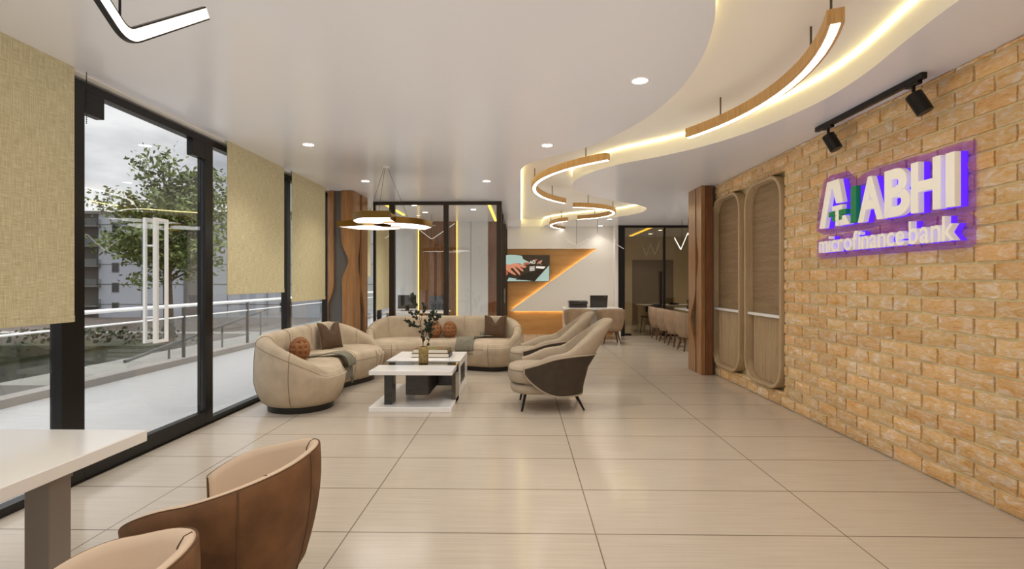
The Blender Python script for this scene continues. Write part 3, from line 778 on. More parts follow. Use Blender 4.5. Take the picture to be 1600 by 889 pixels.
# leafy branch held by the vase
t = thing('leafy_branch', (-1.155, 6.05, .46), 'thin branches with small dark green leaves standing in the amber vase', 'plant')
stems = MB(); leaves = MB(); rl = random.Random(11)
def leaf(mb, p, d, ln, w):
    d = Vector(d).normalized(); a = d.orthogonal().normalized(); a = Matrix.Rotation(rl.uniform(0, 6.28), 3, d) @ a; b = d.cross(a)
    p = Vector(p); vs = [p, p + d * ln * .3 + a * w * .5 + b * w * .12, p + d * ln * .65 + a * w * .45, p + d * ln, p + d * ln * .65 - a * w * .45, p + d * ln * .3 - a * w * .5 + b * w * .12, p + d * ln * .5]
    mb.add(vs, [(0, 1, 6, 5), (1, 2, 6), (2, 3, 4, 6), (4, 5, 6)])
def twig(p, d, ln, r, depth):
    pts = [Vector(p)]; d = Vector(d).normalized()
    for k in range(5):
        d = (d + Vector((rl.uniform(-.22, .22), rl.uniform(-.22, .22), rl.uniform(-.05, .15)))).normalized(); pts.append(pts[-1] + d * ln / 5)
    stems.tube(pts, [lerp(r, r * .45, i / 5) for i in range(6)], 6)
    for k in range(2, 6):
        for _ in range(1 if depth == 0 else 2):
            if rl.random() < .72:
                dd = (d + Vector((rl.uniform(-1, 1), rl.uniform(-1, 1), rl.uniform(-.5, .8)))).normalized(); leaf(leaves, pts[k], dd, rl.uniform(.042, .062), rl.uniform(.028, .04))
    if depth < 2:
        for k in range(2, 6):
            if rl.random() < (1.0 if depth == 0 else .4):
                dd = (d + Vector((rl.uniform(-1, 1), rl.uniform(-1, 1), rl.uniform(-.3, .4)))).normalized(); twig(pts[k], dd, ln * .40, r * .5, depth + 1)
twig((0, 0, 0), (-.02, 0, 1), .56, .006, 0); twig((.008, .005, 0), (.10, .06, 1), .46, .005, 0); twig((-.008, -.005, 0), (-.16, -.06, 1), .44, .004, 0)
part('stems', stems, 'stem', t); part('leaves', leaves, 'leaf', t, smooth=False)
# books
def book(x0, x1, y0, y1, z0, h, label, top=None):
    t = thing('book', ((x0 + x1) / 2, (y0 + y1) / 2, z0), label, 'book', 'books on the coffee table')
    part('pages', MB().box(x0 + .006, x1 - .008, y0 + .006, y1 - .006, z0 + .004, z0 + h - .004), 'paper', t, world=True)
    c = MB().box(x0, x1, y0, y1, z0, z0 + .004).box(x0, x1, y0, y1, z0 + h - .004, z0 + h).box(x1 - .005, x1, y0, y1, z0 + .004, z0 + h - .004)
    part('cover', c, top or 'cover', t, world=True)
def cover_mat():
    m, nt, b = new_mat('patterned_cover'); tc = N(nt, 'ShaderNodeTexCoord'); v = N(nt, 'ShaderNodeTexVoronoi'); v.inputs['Scale'].default_value = 22
    rp = N(nt, 'ShaderNodeValToRGB'); e = rp.color_ramp.elements; e[0].color = lin('#2a1d16'); e[1].color = lin('#c4602a'); x = e.new(.35); x.color = lin('#5b2f1d'); x = e.new(.55); x.color = lin('#6a8a45'); x = e.new(.75); x.color = lin('#7a2f1c')
    nt.links.new(tc.outputs['Object'], v.inputs['Vector']); nt.links.new(v.outputs['Color'], rp.inputs['Fac']); nt.links.new(rp.outputs['Color'], b.inputs['Base Color']); return m
M['pattern_cover'] = cover_mat()
book(-1.385, -.905, 6.44, 6.74, .441, .052, 'large dark hardback book lying lowest on the coffee table')
book(-1.365, -.92, 6.45, 6.73, .4935, .05, 'hardback book with orange and green patterned cover on top of another book', 'pattern_cover')

# ------------------------------------------------------------------ armchairs
def build_armchair(label):
    root = thing('armchair', (0, 0, 0), label, 'armchair', 'wing armchairs with dark shells')
    # local: front is -y
    def plan(a):   # a in -1..1 : from right arm front around the back to the left arm front
        s = abs(a); sg = 1 if a >= 0 else -1
        P = [(0, .36), (.20, .335), (.325, .21), (.372, .0), (.375, -.16), (.345, -.30)]
        q = s * 5; i = min(int(q), 4); u = q - i
        g = lambda k: Vector((P[max(0, min(5, k))][0] * (1 if k >= 0 else -1), P[max(0, min(5, abs(k)))][1], 0)) if k >= 0 else Vector((-P[abs(k)][0], P[abs(k)][1], 0))
        p0, p1, p2, p3 = g(i - 1), g(i), g(i + 1), g(min(i + 2, 5))
        p = .5 * ((2 * p1) + (p2 - p0) * u + (2 * p0 - 5 * p1 + 4 * p2 - p3) * u * u + (3 * p1 - p0 - 3 * p2 + p3) * u ** 3)
        return Vector((p.x * sg, p.y, 0))
    def top(a):
        s = abs(a); arm = lerp(.63, .505, sstep((s - .45) / .55))
        return arm + (.985 - .63) * sstep((.50 - s) / .36)
    def lean(a, z):
        s = abs(a); w = sstep((.62 - s) / .5)
        return .06 * w * sstep((z - .2) / .3) + .30 * w * max(0, z - .46) / .5 * 1.0
    def narrow(a, z):
        s = abs(a); return 1 - .28 * max(0, z - .60) / .4 * sstep((.6 - s) / .3)
    def bot(a):
        s = abs(a); return .172 + .25 * max(0, (s - .50) / .5) ** 1.6
    NS = 56; rings = []; dark = []; welt_t = []; welt_b = []
    for k in range(NS + 1):
        a = -1 + 2 * k / NS; p = plan(a); e = .004
        t = (plan(min(1, a + e)) - plan(max(-1, a - e))).normalized(); nr = Vector((t.y, -t.x, 0))
        if nr.dot(Vector((p.x, p.y + .05, 0))) < 0: nr = -nr
        H = top(a); T = lerp(.10, .085, abs(a)); B = bot(a)
        pr = [(-.02, B), (.0, B + .01)]
        for i in range(1, 7): pr.append((.006, lerp(B + .01, H - .035, i / 6)))
        pr += [(-.006, H - .012), (-.03, H), (-T + .025, H - .004), (-T + .003, H - .022)]
        for i in range(1, 5): pr.append((-T, lerp(H - .04, .30, i / 4)))
        pr += [(-T, min(.28, B + .05))]
        def place(o, z): return (( (p.x + nr.x * o) * narrow(a, z), p.y + nr.y * o + lean(a, z), z))
        rings.append([place(o, z) for o, z in pr])
        Hd = lerp(.60, .48, sstep((abs(a) - .35) / .65)); Bd = B + .008
        if abs(a) > .82:
            q = math.sqrt(max(0, 1 - ((abs(a) - .82) / .17) ** 2)); md = .455; Hd = md + (Hd - md) * q; Bd = md + (Bd - md) * (.25 + .75 * q)
        if abs(a) < .985:
            dark.append([place(.004, Bd)] + [place(.018, lerp(Bd + .006, Hd - .006, i / 6)) for i in range(7)] + [place(.004, Hd)])
            welt_t.append(place(.014, Hd + .004)); welt_b.append(place(.012, Bd - .004))
    part('backrest', MB().loft(rings), 'suede_arm', root, ang=60)
    part('outer_shell', MB().loft(dark, False, False), 'dark_shell', root, ang=60, label='dark brown hide panel around the outside')
    part('piping', MB().tube(welt_t + welt_b[::-1], .009, 8, True), 'suede_arm', root)
    def slab(w, yb, yf, z0, z1, r):
        def out(h):
            pts = []
            for k in range(25):
                a = PI + PI * k / 24; c = math.cos(a); s_ = math.sin(a)
                pts.append(((w - h) * (abs(c) ** .72) * (1 if c > 0 else -1), yf + .24 + (.24 - h) * (abs(s_) ** .8) * -1))
            pts += [(w - h, yb), (-w + h, yb)]; return pts
        prof = [(r, z0), (r * .3, z0 + r * .3), (0, z0 + r), (0, z1 - r), (r * .3, z1 - r * .3), (r, z1), (r * 2.5, z1 + .008)]
        return MB().loft([[(x, y, z) for x, y in out(h)] for h, z in prof])
    part('seat_base', slab(.325, .20, -.43, .185, .285, .04), 'suede_arm', root, ang=60)
    part('seat_cushion', slab(.32, .22, -.455, .295, .475, .05), 'suede_arm', root, ang=60)
    part('cushion_piping', MB().tube([( .318 * (abs(math.cos(PI + PI * k / 24)) ** .72) * (1 if math.cos(PI + PI * k / 24) > 0 else -1), -.455 + .24 - .238 * abs(math.sin(PI + PI * k / 24)) ** .8, .44) for k in range(25)], .004, 6), 'seam', root)
    for sx in (-1, 1):
        part('leg', MB().cyl((sx * .24, -.27, .19), (sx * .27, -.31, 0), .017, .011, 12), 'black', root)
        part('leg', MB().cyl((sx * .20, .27, .19), (sx * .23, .37, 0), .017, .011, 12), 'black', root)
    return root
ch1 = build_armchair('taupe wing armchair with dark brown shell, the nearer of the pair by the coffee table')
ch1.location = (.31, 5.80, 0); ch1.rotation_euler = (0, 0, rad(-88))
ch2 = dup(ch1, (.30, 7.13, 0), rad(-88), 'taupe wing armchair with dark brown shell, the farther one, half hidden behind its twin')

# ------------------------------------------------------------------ barrel chairs
def build_barrel(outer, inner, label, group, hb=.80, hf=.585):
    root = thing('barrel_chair', (0, 0, 0), label, 'chair', group)
    A = rad(134); NS = 56
    def top(s): return hb - (hb - hf) * s ** 2.2
    def dirv(a):
        sn, cs = math.sin(a), math.cos(a); return Vector((math.copysign(abs(sn) ** .8, sn), math.copysign(abs(cs) ** .8, cs), 0))
    def rad_at(z):  # outer radius by height
        q = (z - .28) / .5
        return .225 + .085 * math.sin(min(1, max(0, q * .92 + .08)) * PI * .62) 
    oring = []; iring = []; rim = []
    for k in range(NS + 1):
        s = -1 + 2 * k / NS; a = s * A; d = dirv(a); H = top(abs(s))
        # squash a little front to back
        P = lambda r, z: (d.x * r, d.y * r, z)
        o = [(.17, .272), (.215, .28)] + [(rad_at(lerp(.29, H, i / 8)), lerp(.29, H, i / 8)) for i in range(1, 9)]
        oring.append([P(r, z) for r, z in o] + [P(o[-1][0] - .006, H + .004)])
        r1 = rad_at(H)
        i_ = [(r1 - .004, H + .002), (r1 - .016, H + .008), (r1 - .03, H + .003), (r1 - .042, H - .02), (r1 - .055, lerp(H, .45, .5)), (.215, .44), (.20, .40)]
        iring.append([P(r, z) for r, z in i_])
        rim.append(P(r1 - .003, H + .003))
    ob = part('outer_shell', MB().loft(oring, False, False), outer, root, ang=70)
    so = ob.modifiers.new('thickness', 'SOLIDIFY'); so.thickness = .012; so.offset = -1
    ob = part('inner_lining', MB().loft(iring, False, False), inner, root, ang=70)
    so = ob.modifiers.new('thickness', 'SOLIDIFY'); so.thickness = .014; so.offset = -1
    part('seat', MB().lathe([(.19, .29), (.225, .31), (.235, .36), (.235, .42), (.22, .452), (.17, .468), (.01, .474)]), inner, root, ang=60)
    sm = MB(); sm.tube(rim, .0022, 6)
    for a in (rad(-58), rad(58), 0.0):
        s = a / A; H = top(abs(s)); d = dirv(a)
        sm.tube([tuple(d * (rad_at(lerp(.30, H, i / 8)) + .001) + Vector((0, 0, lerp(.30, H, i / 8)))) for i in range(9)], .0022, 6)
    for a in (rad(-38), rad(38)):
        s = a / A; H = top(abs(s)); d = dirv(a); r1 = rad_at(H)
        sm.tube([tuple(d * r + Vector((0, 0, z))) for r, z in ((r1 - .014, H + .009), (r1 - .031, H + .003), (r1 - .044, H - .02), (r1 - .057, lerp(H, .45, .5)), (.215, .45))], .0022, 6)
    part('seams', sm, 'seam' if outer != 'brown_suede' else 'seam_brown', root)
    part('seat_ring', MB().lathe([(.15, .255), (.165, .255), (.165, .275), (.15, .275)], caps=False), 'wood_leg', root)
    for sx in (-1, 1):
        for sy in (-1, 1):
            part('leg', MB().cyl((sx * .125, sy * .125, .285), (sx * .19, sy * .19, 0), .021, .014, 12), 'wood_leg', root)
    return root
g = 'brown barrel chairs at the white table'
b1 = build_barrel('brown_suede', 'beige_leather', 'brown suede barrel chair with beige lining, farther one at the white table', g, .76, .585)
b1.location = (-1.085, 1.88, 0); b1.rotation_euler = (0, 0, rad(-90))
dup(b1, (-1.085, 1.10, 0), rad(-90), 'brown suede barrel chair nearest the camera, mostly cut off by the bottom edge')
g = 'taupe barrel chairs at the far desk'
b2 = build_barrel('taupe_leather', 'taupe_leather', 'taupe barrel chair at the far white desk, in full view on the right', g, .79, .66)
b2.location = (2.05, 11.72, 0); b2.rotation_euler = (0, 0, rad(180))
dup(b2, (1.29, 11.72, 0), rad(184), 'taupe barrel chair at the far white desk, half hidden behind the armchairs')
gw = 'row of taupe barrel chairs at the glass wall'
for (yy, lb) in ((12.55, 'taupe barrel chair at the far end of the row, beside the tinted glass wall'), (11.85, 'taupe barrel chair second from the tinted glass in the row'), (11.15, 'taupe barrel chair third from the tinted glass in the row'), (10.45, 'taupe barrel chair at the near end of the row, beside the wood clad column')):
    dup(b2, (3.43, yy, 0), rad(92), lb, gw)

# ------------------------------------------------------------------ tables and desks
t = thing('work_table', (-2.4, 1.4, 0), 'white topped work table in the near left corner', 'table')
part('tabletop', MB().box(-2.98, -1.64, .35, 2.22, .70, .75), 'table_top', t, world=True, bevel=.004)
for x, y in ((-1.745, 1.86), (-2.85, 1.86), (-1.745, .6), (-2.85, .6)):
    part('leg', MB().box(x - .046, x + .046, y - .046, y + .046, 0, .70), 'taupe_metal', t, world=True, bevel=.004, label='taupe square leg')
    part('leg_cap', MB().box(x - .05, x + .05, y - .05, y + .05, .665, .70), 'taupe_metal', t, world=True, bevel=.003)
t = thing('reception_desk', (1.73, 12.7, 0), 'white topped desk before the back wall with two barrel chairs', 'desk')
part('desktop', MB().box(1.03, 2.42, 12.22, 13.18, .725, .76), 'table_top', t, world=True, bevel=.004)
part('side_panel', MB().box(1.06, 1.12, 12.35, 13.1, 0, .725), 'white_gloss', t, world=True, bevel=.003)
part('side_panel', MB().box(2.34, 2.40, 12.35, 13.1, 0, .725), 'white_gloss', t, world=True, bevel=.003)
part('modesty_panel', MB().box(1.12, 2.34, 13.02, 13.06, .12, .725), 'white_gloss', t, world=True)
t = thing('laptop', (1.92, 12.8, .76), 'dark open laptop seen from behind on the far white desk', 'laptop')
part('base', MB().box(1.72, 2.13, 12.78, 13.05, .7602, .776), 'screen_black', t, world=True, bevel=.003)
mb = MB(); mb.loft([[(1.72, 12.745, .77), (2.14, 12.745, .77), (2.14, 12.76, .77), (1.72, 12.76, .77)], [(1.71, 12.70, 1.06), (2.15, 12.70, 1.06), (2.15, 12.712, 1.06), (1.71, 12.712, 1.06)]])
part('lid', mb, 'screen_black', t, world=True, bevel=.003)
part('lid_mark', MB().box(2.05, 2.12, 12.697, 12.70, 1.02, 1.035), 'chrome', t, world=True)
t = thing('printer', (1.42, 12.8, .76), 'low dark printer on the far white desk beside the laptop', 'printer')
part('body', MB().box(1.19, 1.63, 12.6, 12.95, .761, .83), 'screen_black', t, world=True, bevel=.01)
part('lid', MB().box(1.18, 1.64, 12.58, 12.96, .836, .93), 'screen_black', t, world=True, bevel=.03)
# office desk
t = thing('office_desk', (-2.35, 11.6, 0), 'white office desk behind the glass front', 'desk')
part('desktop', MB().box(-2.98, -1.62, 11.05, 11.75, .715, .75), 'table_top', t, world=True, bevel=.004)
for x in (-2.9, -1.72):
    for y in (11.12, 11.68): part('leg', MB().box(x - .03, x + .03, y - .03, y + .03, 0, .715), 'taupe_metal', t, world=True)
t = thing('monitor', (-2.55, 11.35, .75), 'dark monitor standing on the office desk behind the glass', 'monitor')
part('screen', MB().box(-2.74, -2.33, 11.34, 11.365, .80, 1.10), 'screen_black', t, world=True, bevel=.004)
part('stand', MB().box(-2.58, -2.49, 11.365, 11.38, .76, .95).box(-2.66, -2.41, 11.30, 11.44, .7502, .762), 'screen_black', t, world=True)
t = thing('office_chair', (-1.95, 11.95, 0), 'dark grey office chair behind the office desk', 'chair')
part('backrest', MB().box(-2.17, -1.73, 12.10, 12.16, .58, 1.06), 'grey_fabric', t, world=True, bevel=.03)
part('seat', MB().box(-2.18, -1.72, 11.76, 12.16, .44, .52), 'grey_fabric', t, world=True, bevel=.03)
part('pole', MB().cyl((-1.95, 11.95, .06), (-1.95, 11.95, .44), .025, n=12), 'black', t, world=True)
mb = MB()
for k in range(5):
    a = 2 * PI * k / 5; mb.tube([(-1.95, 11.95, .07), (-1.95 + .2 * math.cos(a), 11.95 + .2 * math.sin(a), .03)], [.02, .012], 8); mb.ball((-1.95 + .2 * math.cos(a), 11.95 + .2 * math.sin(a), .025), .022, .022, .025, 8, 6)
part('star_base', mb, 'black', t, world=True)
# the room behind the tinted glass
t = thing('meeting_desk', (4.1, 14.6, 0), 'pale desk in the room behind the tinted glass', 'desk')
part('desktop', MB().box(3.35, 5.0, 14.2, 15.0, .715, .75), 'table_top', t, world=True, bevel=.004)
part('side_panel', MB().box(3.4, 3.45, 14.25, 14.95, 0, .715), 'table_top', t, world=True); part('side_panel', MB().box(4.9, 4.95, 14.25, 14.95, 0, .715), 'table_top', t, world=True)
t = thing('side_chair', (3.5, 13.8, 0), 'black plastic side chair with thin legs behind the tinted glass', 'chair', rz=rad(25))
part('seat', MB().box(-.21, .21, -.2, .2, .44, .475), 'screen_black', t, bevel=.015)
rg = []
for k in range(13):
    a = rad(-75 + 150 * k / 12); x, y = .235 * math.sin(a), .02 - .235 * math.cos(a); c = .82 - .10 * abs(math.sin(a)) ** 2
    rg.append([(x, y, .60), (x * 1.04, y * 1.04, .72), (x * 1.03, y * 1.03, c), (x * .93, y * .93, c), (x * .92, y * .92, .60)])
part('backrest', MB().loft(rg), 'screen_black', t)
for sx in (-1, 1):
    for sy in (-1, 1): part('leg', MB().cyl((sx * .17, sy * .16, .44), (sx * .21, sy * .21, 0), .011, .009, 8), 'black', t)
    part('back_post', MB().cyl((sx * .17, -.19, .46), (sx * .19, -.12, .66), .01, n=8), 'black', t)
t = thing('desk_phone', (4.3, 14.5, .75), 'black desk phone on the pale desk behind the tinted glass', 'phone')
part('base', MB().box(4.18, 4.42, 14.4, 14.6, .751, .80), 'screen_black', t, world=True, bevel=.01)
part('handset', MB().box(4.19, 4.24, 14.38, 14.62, .80, .835), 'black', t, world=True, bevel=.012)
t = thing('waiting_counter', (4.25, 11.4, 0), 'white counter in front of the row of barrel chairs behind the column', 'desk')
part('counter_top', MB().box(3.85, 4.6, 10.1, 12.9, .715, .75), 'table_top', t, world=True, bevel=.004)
part('front_panel', MB().box(4.2, 4.25, 10.15, 12.85, 0, .715), 'white_gloss', t, world=True)
t = thing('document_scanner', (4.1, 12.1, .75), 'black document scanner on the white counter behind the chairs', 'scanner')
part('body', MB().box(3.95, 4.25, 11.95, 12.3, .751, .84), 'screen_black', t, world=True, bevel=.015)
part('feeder', MB().loft([[(3.97, 12.2, .84), (4.23, 12.2, .84), (4.23, 12.23, .84), (3.97, 12.23, .84)], [(3.97, 12.33, .96), (4.23, 12.33, .96), (4.23, 12.35, .955), (3.97, 12.35, .955)]]), 'black', t, world=True)

# ------------------------------------------------------------------ television on the back wall
TVX0, TVX1, TVZ0, TVZ1, TVF = -.42, .752, 1.40, 2.10, 13.46
t = thing('television', (.17, 13.5, 1.40), 'flat television showing hands typing, on the wood back wall', 'television')
part('casing', MB().box(TVX0, TVX1, TVF, 13.53, TVZ0, TVZ1), 'screen_black', t, world=True, bevel=.004)
part('wall_bracket', MB().box(.05, .3, 13.53, 13.598, 1.6, 1.9), 'black', t, world=True)
def em_mat(name, hexc, s=.55): return mat(name, hexc, rough=.25, emit=hexc, estr=s)
M['tv_dark'] = em_mat('tv_dark', '#2e261c'); M['tv_teal'] = em_mat('tv_teal', '#9db8b4'); M['tv_skin'] = em_mat('tv_skin', '#c58368'); M['tv_skin2'] = em_mat('tv_skin2', '#a4563f')
M['tv_white'] = em_mat('tv_white', '#e6e4de'); M['tv_key'] = em_mat('tv_key', '#1d1710'); M['tv_pink'] = em_mat('tv_pink', '#d79a86')
def tvp(pts, m, name, k):   # picture coordinates 0..1, y up
    w, h = TVX1 - TVX0 - .02, TVZ1 - TVZ0 - .02
    y = TVF - .0006 * k - .0005
    mb = MB().add([(TVX0 + .01 + x * w, y, TVZ0 + .01 + z * h) for x, z in pts], [tuple(range(len(pts)))])
    o = part(name, mb, m, t, world=True, smooth=False); return o
def tcv(pts, m, name, k): tvp([(v.x, v.y) for v in catmull([(a, b, 0) for a, b in pts], 5, True)], m, name, k)
# crop frame: x = (px-95)/780, y from the top (px-205)/460
def c(*ps): return [((a - 70) / 805, 1 - (b - 203) / 464) for a, b in ps]
tvp([(0, 0), (1, 0), (1, 1), (0, 1)], 'tv_dark', 'picture', 0)
tcv(c((70, 205), (350, 208), (400, 270), (510, 330), (470, 360), (400, 375), (300, 345), (150, 370), (72, 380)), 'tv_teal', 'picture_sleeve', 1)
tvp(c((875, 380), (875, 665), (610, 665)), 'tv_teal', 'picture_edge', 1)
tvp(c((135, 600), (560, 665), (100, 665)), 'tv_teal', 'picture_edge', 1)
tvp(c((460, 520), (820, 420), (620, 660), (250, 640)), 'tv_key', 'picture_keyboard', 1)
tcv(c((400, 350), (450, 330), (510, 340), (490, 365), (430, 375)), 'tv_skin2', 'picture_hand', 2)
tcv(c((72, 360), (140, 370), (250, 345), (330, 360), (450, 395), (440, 420), (395, 425), (330, 400), (390, 455), (400, 490), (370, 485), (300, 430), (250, 410), (320, 490), (345, 545), (315, 545), (250, 480), (200, 430), (170, 450), (240, 520), (265, 550), (240, 555), (150, 510), (72, 440)), 'tv_skin', 'picture_hand', 3)
tcv(c((72, 470), (110, 480), (120, 540), (72, 560)), 'tv_skin2', 'picture_hand', 2)
tvp(c((640, 395), (810, 405), (770, 445), (630, 430)), 'tv_white', 'picture_paper', 2)
for q in range(5): tvp(c((515, 405 + q * 17), (610, 398 + q * 17), (608, 407 + q * 17), (515, 415 + q * 17)), 'tv_white', 'picture_line', 4)
for a, b in (((650, 360), (690, 300)), ((680, 350), (720, 290)), ((700, 350), (742, 285)), ((690, 370), (740, 360))):
    tvp(c(a, (a[0] + 14, a[1]), (b[0] + 12, b[1]), (b[0] - 4, b[1] + 8)), 'tv_pink', 'picture_mark', 4)
tvp(c((565, 290), (660, 275), (640, 290), (570, 302)), 'tv_pink', 'picture_mark', 4)
tvp(c((760, 240), (768, 240), (768, 400), (760, 400)), 'tv_key', 'picture_line', 3)

# text helper: one glyph to a mesh normalised to its own box
_gc = {}
def glyph(ch, off=.0):
    if (ch, off) in _gc: return _gc[(ch, off)]
    cu = bpy.data.curves.new('glyph', 'FONT'); cu.body = ch; cu.size = 1; cu.offset = off; cu.extrude = .5; cu.resolution_u = 6
    o = bpy.data.objects.new('glyph', cu); COL.objects.link(o); bpy.context.view_layer.update()
    me = bpy.data.meshes.new_from_object(o.evaluated_get(bpy.context.evaluated_depsgraph_get()))
    COL.objects.unlink(o); bpy.data.objects.remove(o)
    vs = [v.co.copy() for v in me.vertices]; fs = [tuple(p.vertices) for p in me.polygons]; bpy.data.meshes.remove(me)
    _gc[(ch, off)] = (vs, fs); return vs, fs
def gbox(vs): return min(v.x for v in vs), max(v.x for v in vs), min(v.y for v in vs), max(v.y for v in vs)
vs, fs = glyph('A', .02)
for ch_, (cx0, cx1, cy0, cy1) in (('A', (510, 568, 300, 355)), ('O', (565, 622, 300, 352))):
    vs, fs = glyph(ch_, .02); a0, a1, b0, b1 = gbox(vs); mb = MB(); P0 = c((cx0, cy1))[0]; P1 = c((cx1, cy0))[0]
    w, h = TVX1 - TVX0 - .02, TVZ1 - TVZ0 - .02
    mb.add([(TVX0 + .01 + lerp(P0[0], P1[0], (v.x - a0) / (a1 - a0)) * w, TVF - .003 - .0008 * (v.z + .5), TVZ0 + .01 + lerp(P0[1], P1[1], (v.y - b0) / (b1 - b0)) * h) for v in vs], fs)
    part('picture_letter', mb, 'tv_white', t, world=True, smooth=False)

# ------------------------------------------------------------------ sign on the brick wall
FX, MX_, BX = 2.838, 2.880, 2.926
t = thing('wall_sign', (BX, 4.2, 1.6), 'backlit bank sign with raised white letters and violet glow on the brick wall', 'sign')
def add_letter(mbs, m, name='letter'):
    o = part(name, mbs[0], m, t, world=True, smooth=False, bevel=.002)
    part(name + '_backing', mbs[1], 'sign_blue', o, world=True, smooth=False, label='violet glowing backing')
def poly_letter(polys, m, name='letter'):
    a, b = MB(), MB()
    for pl in polys: a.prism(pl, FX, MX_, 'x'); b.prism(pl, MX_, BX, 'x')
    add_letter((a, b), m, name)
def glyph_letter(ch, yl, yr, z0, z1, off, m='sign_white'):
    vs, fs = glyph(ch, off); a0, a1, b0, b1 = gbox(vs); mbs = []
    for xa, xb in ((FX, MX_), (MX_, BX)):
        mbs.append(MB().add([(lerp(xa, xb, .5 - v.z), lerp(yl, yr, (v.x - a0) / (a1 - a0)), lerp(z0, z1, (v.y - b0) / (b1 - b0))) for v in vs], fs))
    add_letter(mbs, m)
# the emblem: an A with its right leg broken into pixel blocks (y decreases to the right)
poly_letter([[(4.925, 1.90), (4.80, 2.32), (4.625, 2.32), (4.565, 2.105), (4.665, 2.105), (4.715, 2.245), (4.735, 2.245), (4.835, 1.90)]], 'sign_white')
poly_letter([[(4.60, 1.90), (4.62, 1.94), (4.585, 1.985), (4.535, 1.985), (4.475, 1.90)]], 'sign_white', 'letter_foot')
sq = .05
for (k, r, m_) in ((1, 0, 'sign_white'), (2, 0, 'sign_white'), (3, 0, 'sign_white'), (0, 1, 'sign_green'), (1, 1, 'sign_green'), (2, 1, 'sign_white'), (3, 1, 'sign_green'), (4, 1, 'sign_green'), (1, 2, 'sign_green'), (2, 2, 'sign_white'), (3, 2, 'sign_green'), (2, 3, 'sign_white')):
    yl = 4.775 - k * sq; zt = 2.085 - r * .047
    poly_letter([[(yl, zt - .044), (yl, zt), (yl - sq * .97, zt), (yl - sq * .97, zt - .044)]], m_, 'pixel_block')
poly_letter([[(4.462, 1.905), (4.462, 2.215), (4.387, 2.215), (4.387, 1.905)]], 'sign_green', 'emblem_bar')
for ch_, yl, yr in (('A', 4.366, 4.066), ('B', 4.05, 3.79), ('H', 3.778, 3.513), ('I', 3.475, 3.402)):
    if ch_ == 'I': poly_letter([[(yl, 1.895), (yl, 2.255), (yr, 2.255), (yr, 1.895)]], 'sign_white')
    else: glyph_letter(ch_, yl, yr, 1.895, 2.258, .035)
def word(txt, yl, yr, zbase, xh):
    # lay the word out with the font's own widths, then squeeze it into the measured span
    boxes = []; x = 0.0; off = .010
    vs0, _ = glyph('x', off); q = gbox(vs0); unit = q[3] - q[2]; base = q[2]
    for ch in txt:
        vs, fs = glyph(ch, off); b = gbox(vs); boxes.append((x, x + b[1] - b[0], b)); x += b[1] - b[0] + .07
    tot = x - .07
    for ch, (a, b_, bb) in zip(txt, boxes):
        glyph_letter(ch, lerp(yl, yr, a / tot), lerp(yl, yr, b_ / tot), zbase + (bb[2] - base) / unit * xh, zbase + (bb[3] - base) / unit * xh, off)
word('microfinance', 4.93, 3.845, 1.672, .105)
word('bank', 3.80, 3.405, 1.672, .112)
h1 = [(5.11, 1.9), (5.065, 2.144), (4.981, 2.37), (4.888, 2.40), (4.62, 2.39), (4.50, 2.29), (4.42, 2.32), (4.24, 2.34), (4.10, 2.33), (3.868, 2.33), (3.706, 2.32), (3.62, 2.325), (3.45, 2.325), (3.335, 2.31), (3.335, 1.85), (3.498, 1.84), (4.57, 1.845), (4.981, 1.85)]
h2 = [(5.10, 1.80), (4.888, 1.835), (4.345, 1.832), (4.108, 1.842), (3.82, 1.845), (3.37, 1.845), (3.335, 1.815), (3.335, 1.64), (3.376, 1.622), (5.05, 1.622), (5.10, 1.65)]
part('painted_glow', MB().prism(h1, 2.917, 2.9195, 'x'), 'halo', t, world=True, label='translucent sheet painting the violet halo behind the letters')  # thin sheets stand in for violet light spilling onto the bricks
part('painted_glow', MB().prism(h2, 2.917, 2.9195, 'x'), 'halo', t, world=True, label='translucent sheet painting the violet halo behind the lower line')

# ------------------------------------------------------------------ track light
t = thing('track_light', (2.77, 4.2, CZ - .04), 'black ceiling track with two spotlights aimed at the sign', 'lamp')
part('rail', MB().box(2.748, 2.788, 3.56, 4.84, CZ - .045, CZ - .001), 'black', t, world=True, bevel=.004)
for y in (3.66, 4.66):
    a = part('spotlight', MB().cyl((2.755, y - .015, CZ - .125), (2.805, y - .06, CZ - .265), .052, .052, 24), 'black', t, world=True, bevel=.004)
    part('adapter', MB().box(2.75, 2.786, y - .06, y + .06, CZ - .065, CZ - .044), 'black', a, world=True, bevel=.003)
    part('swivel_arm', MB().tube([(2.768, y, CZ - .06), (2.768, y, CZ - .10), (2.765, y - .02, CZ - .14)], .012, 8), 'black', a, world=True)

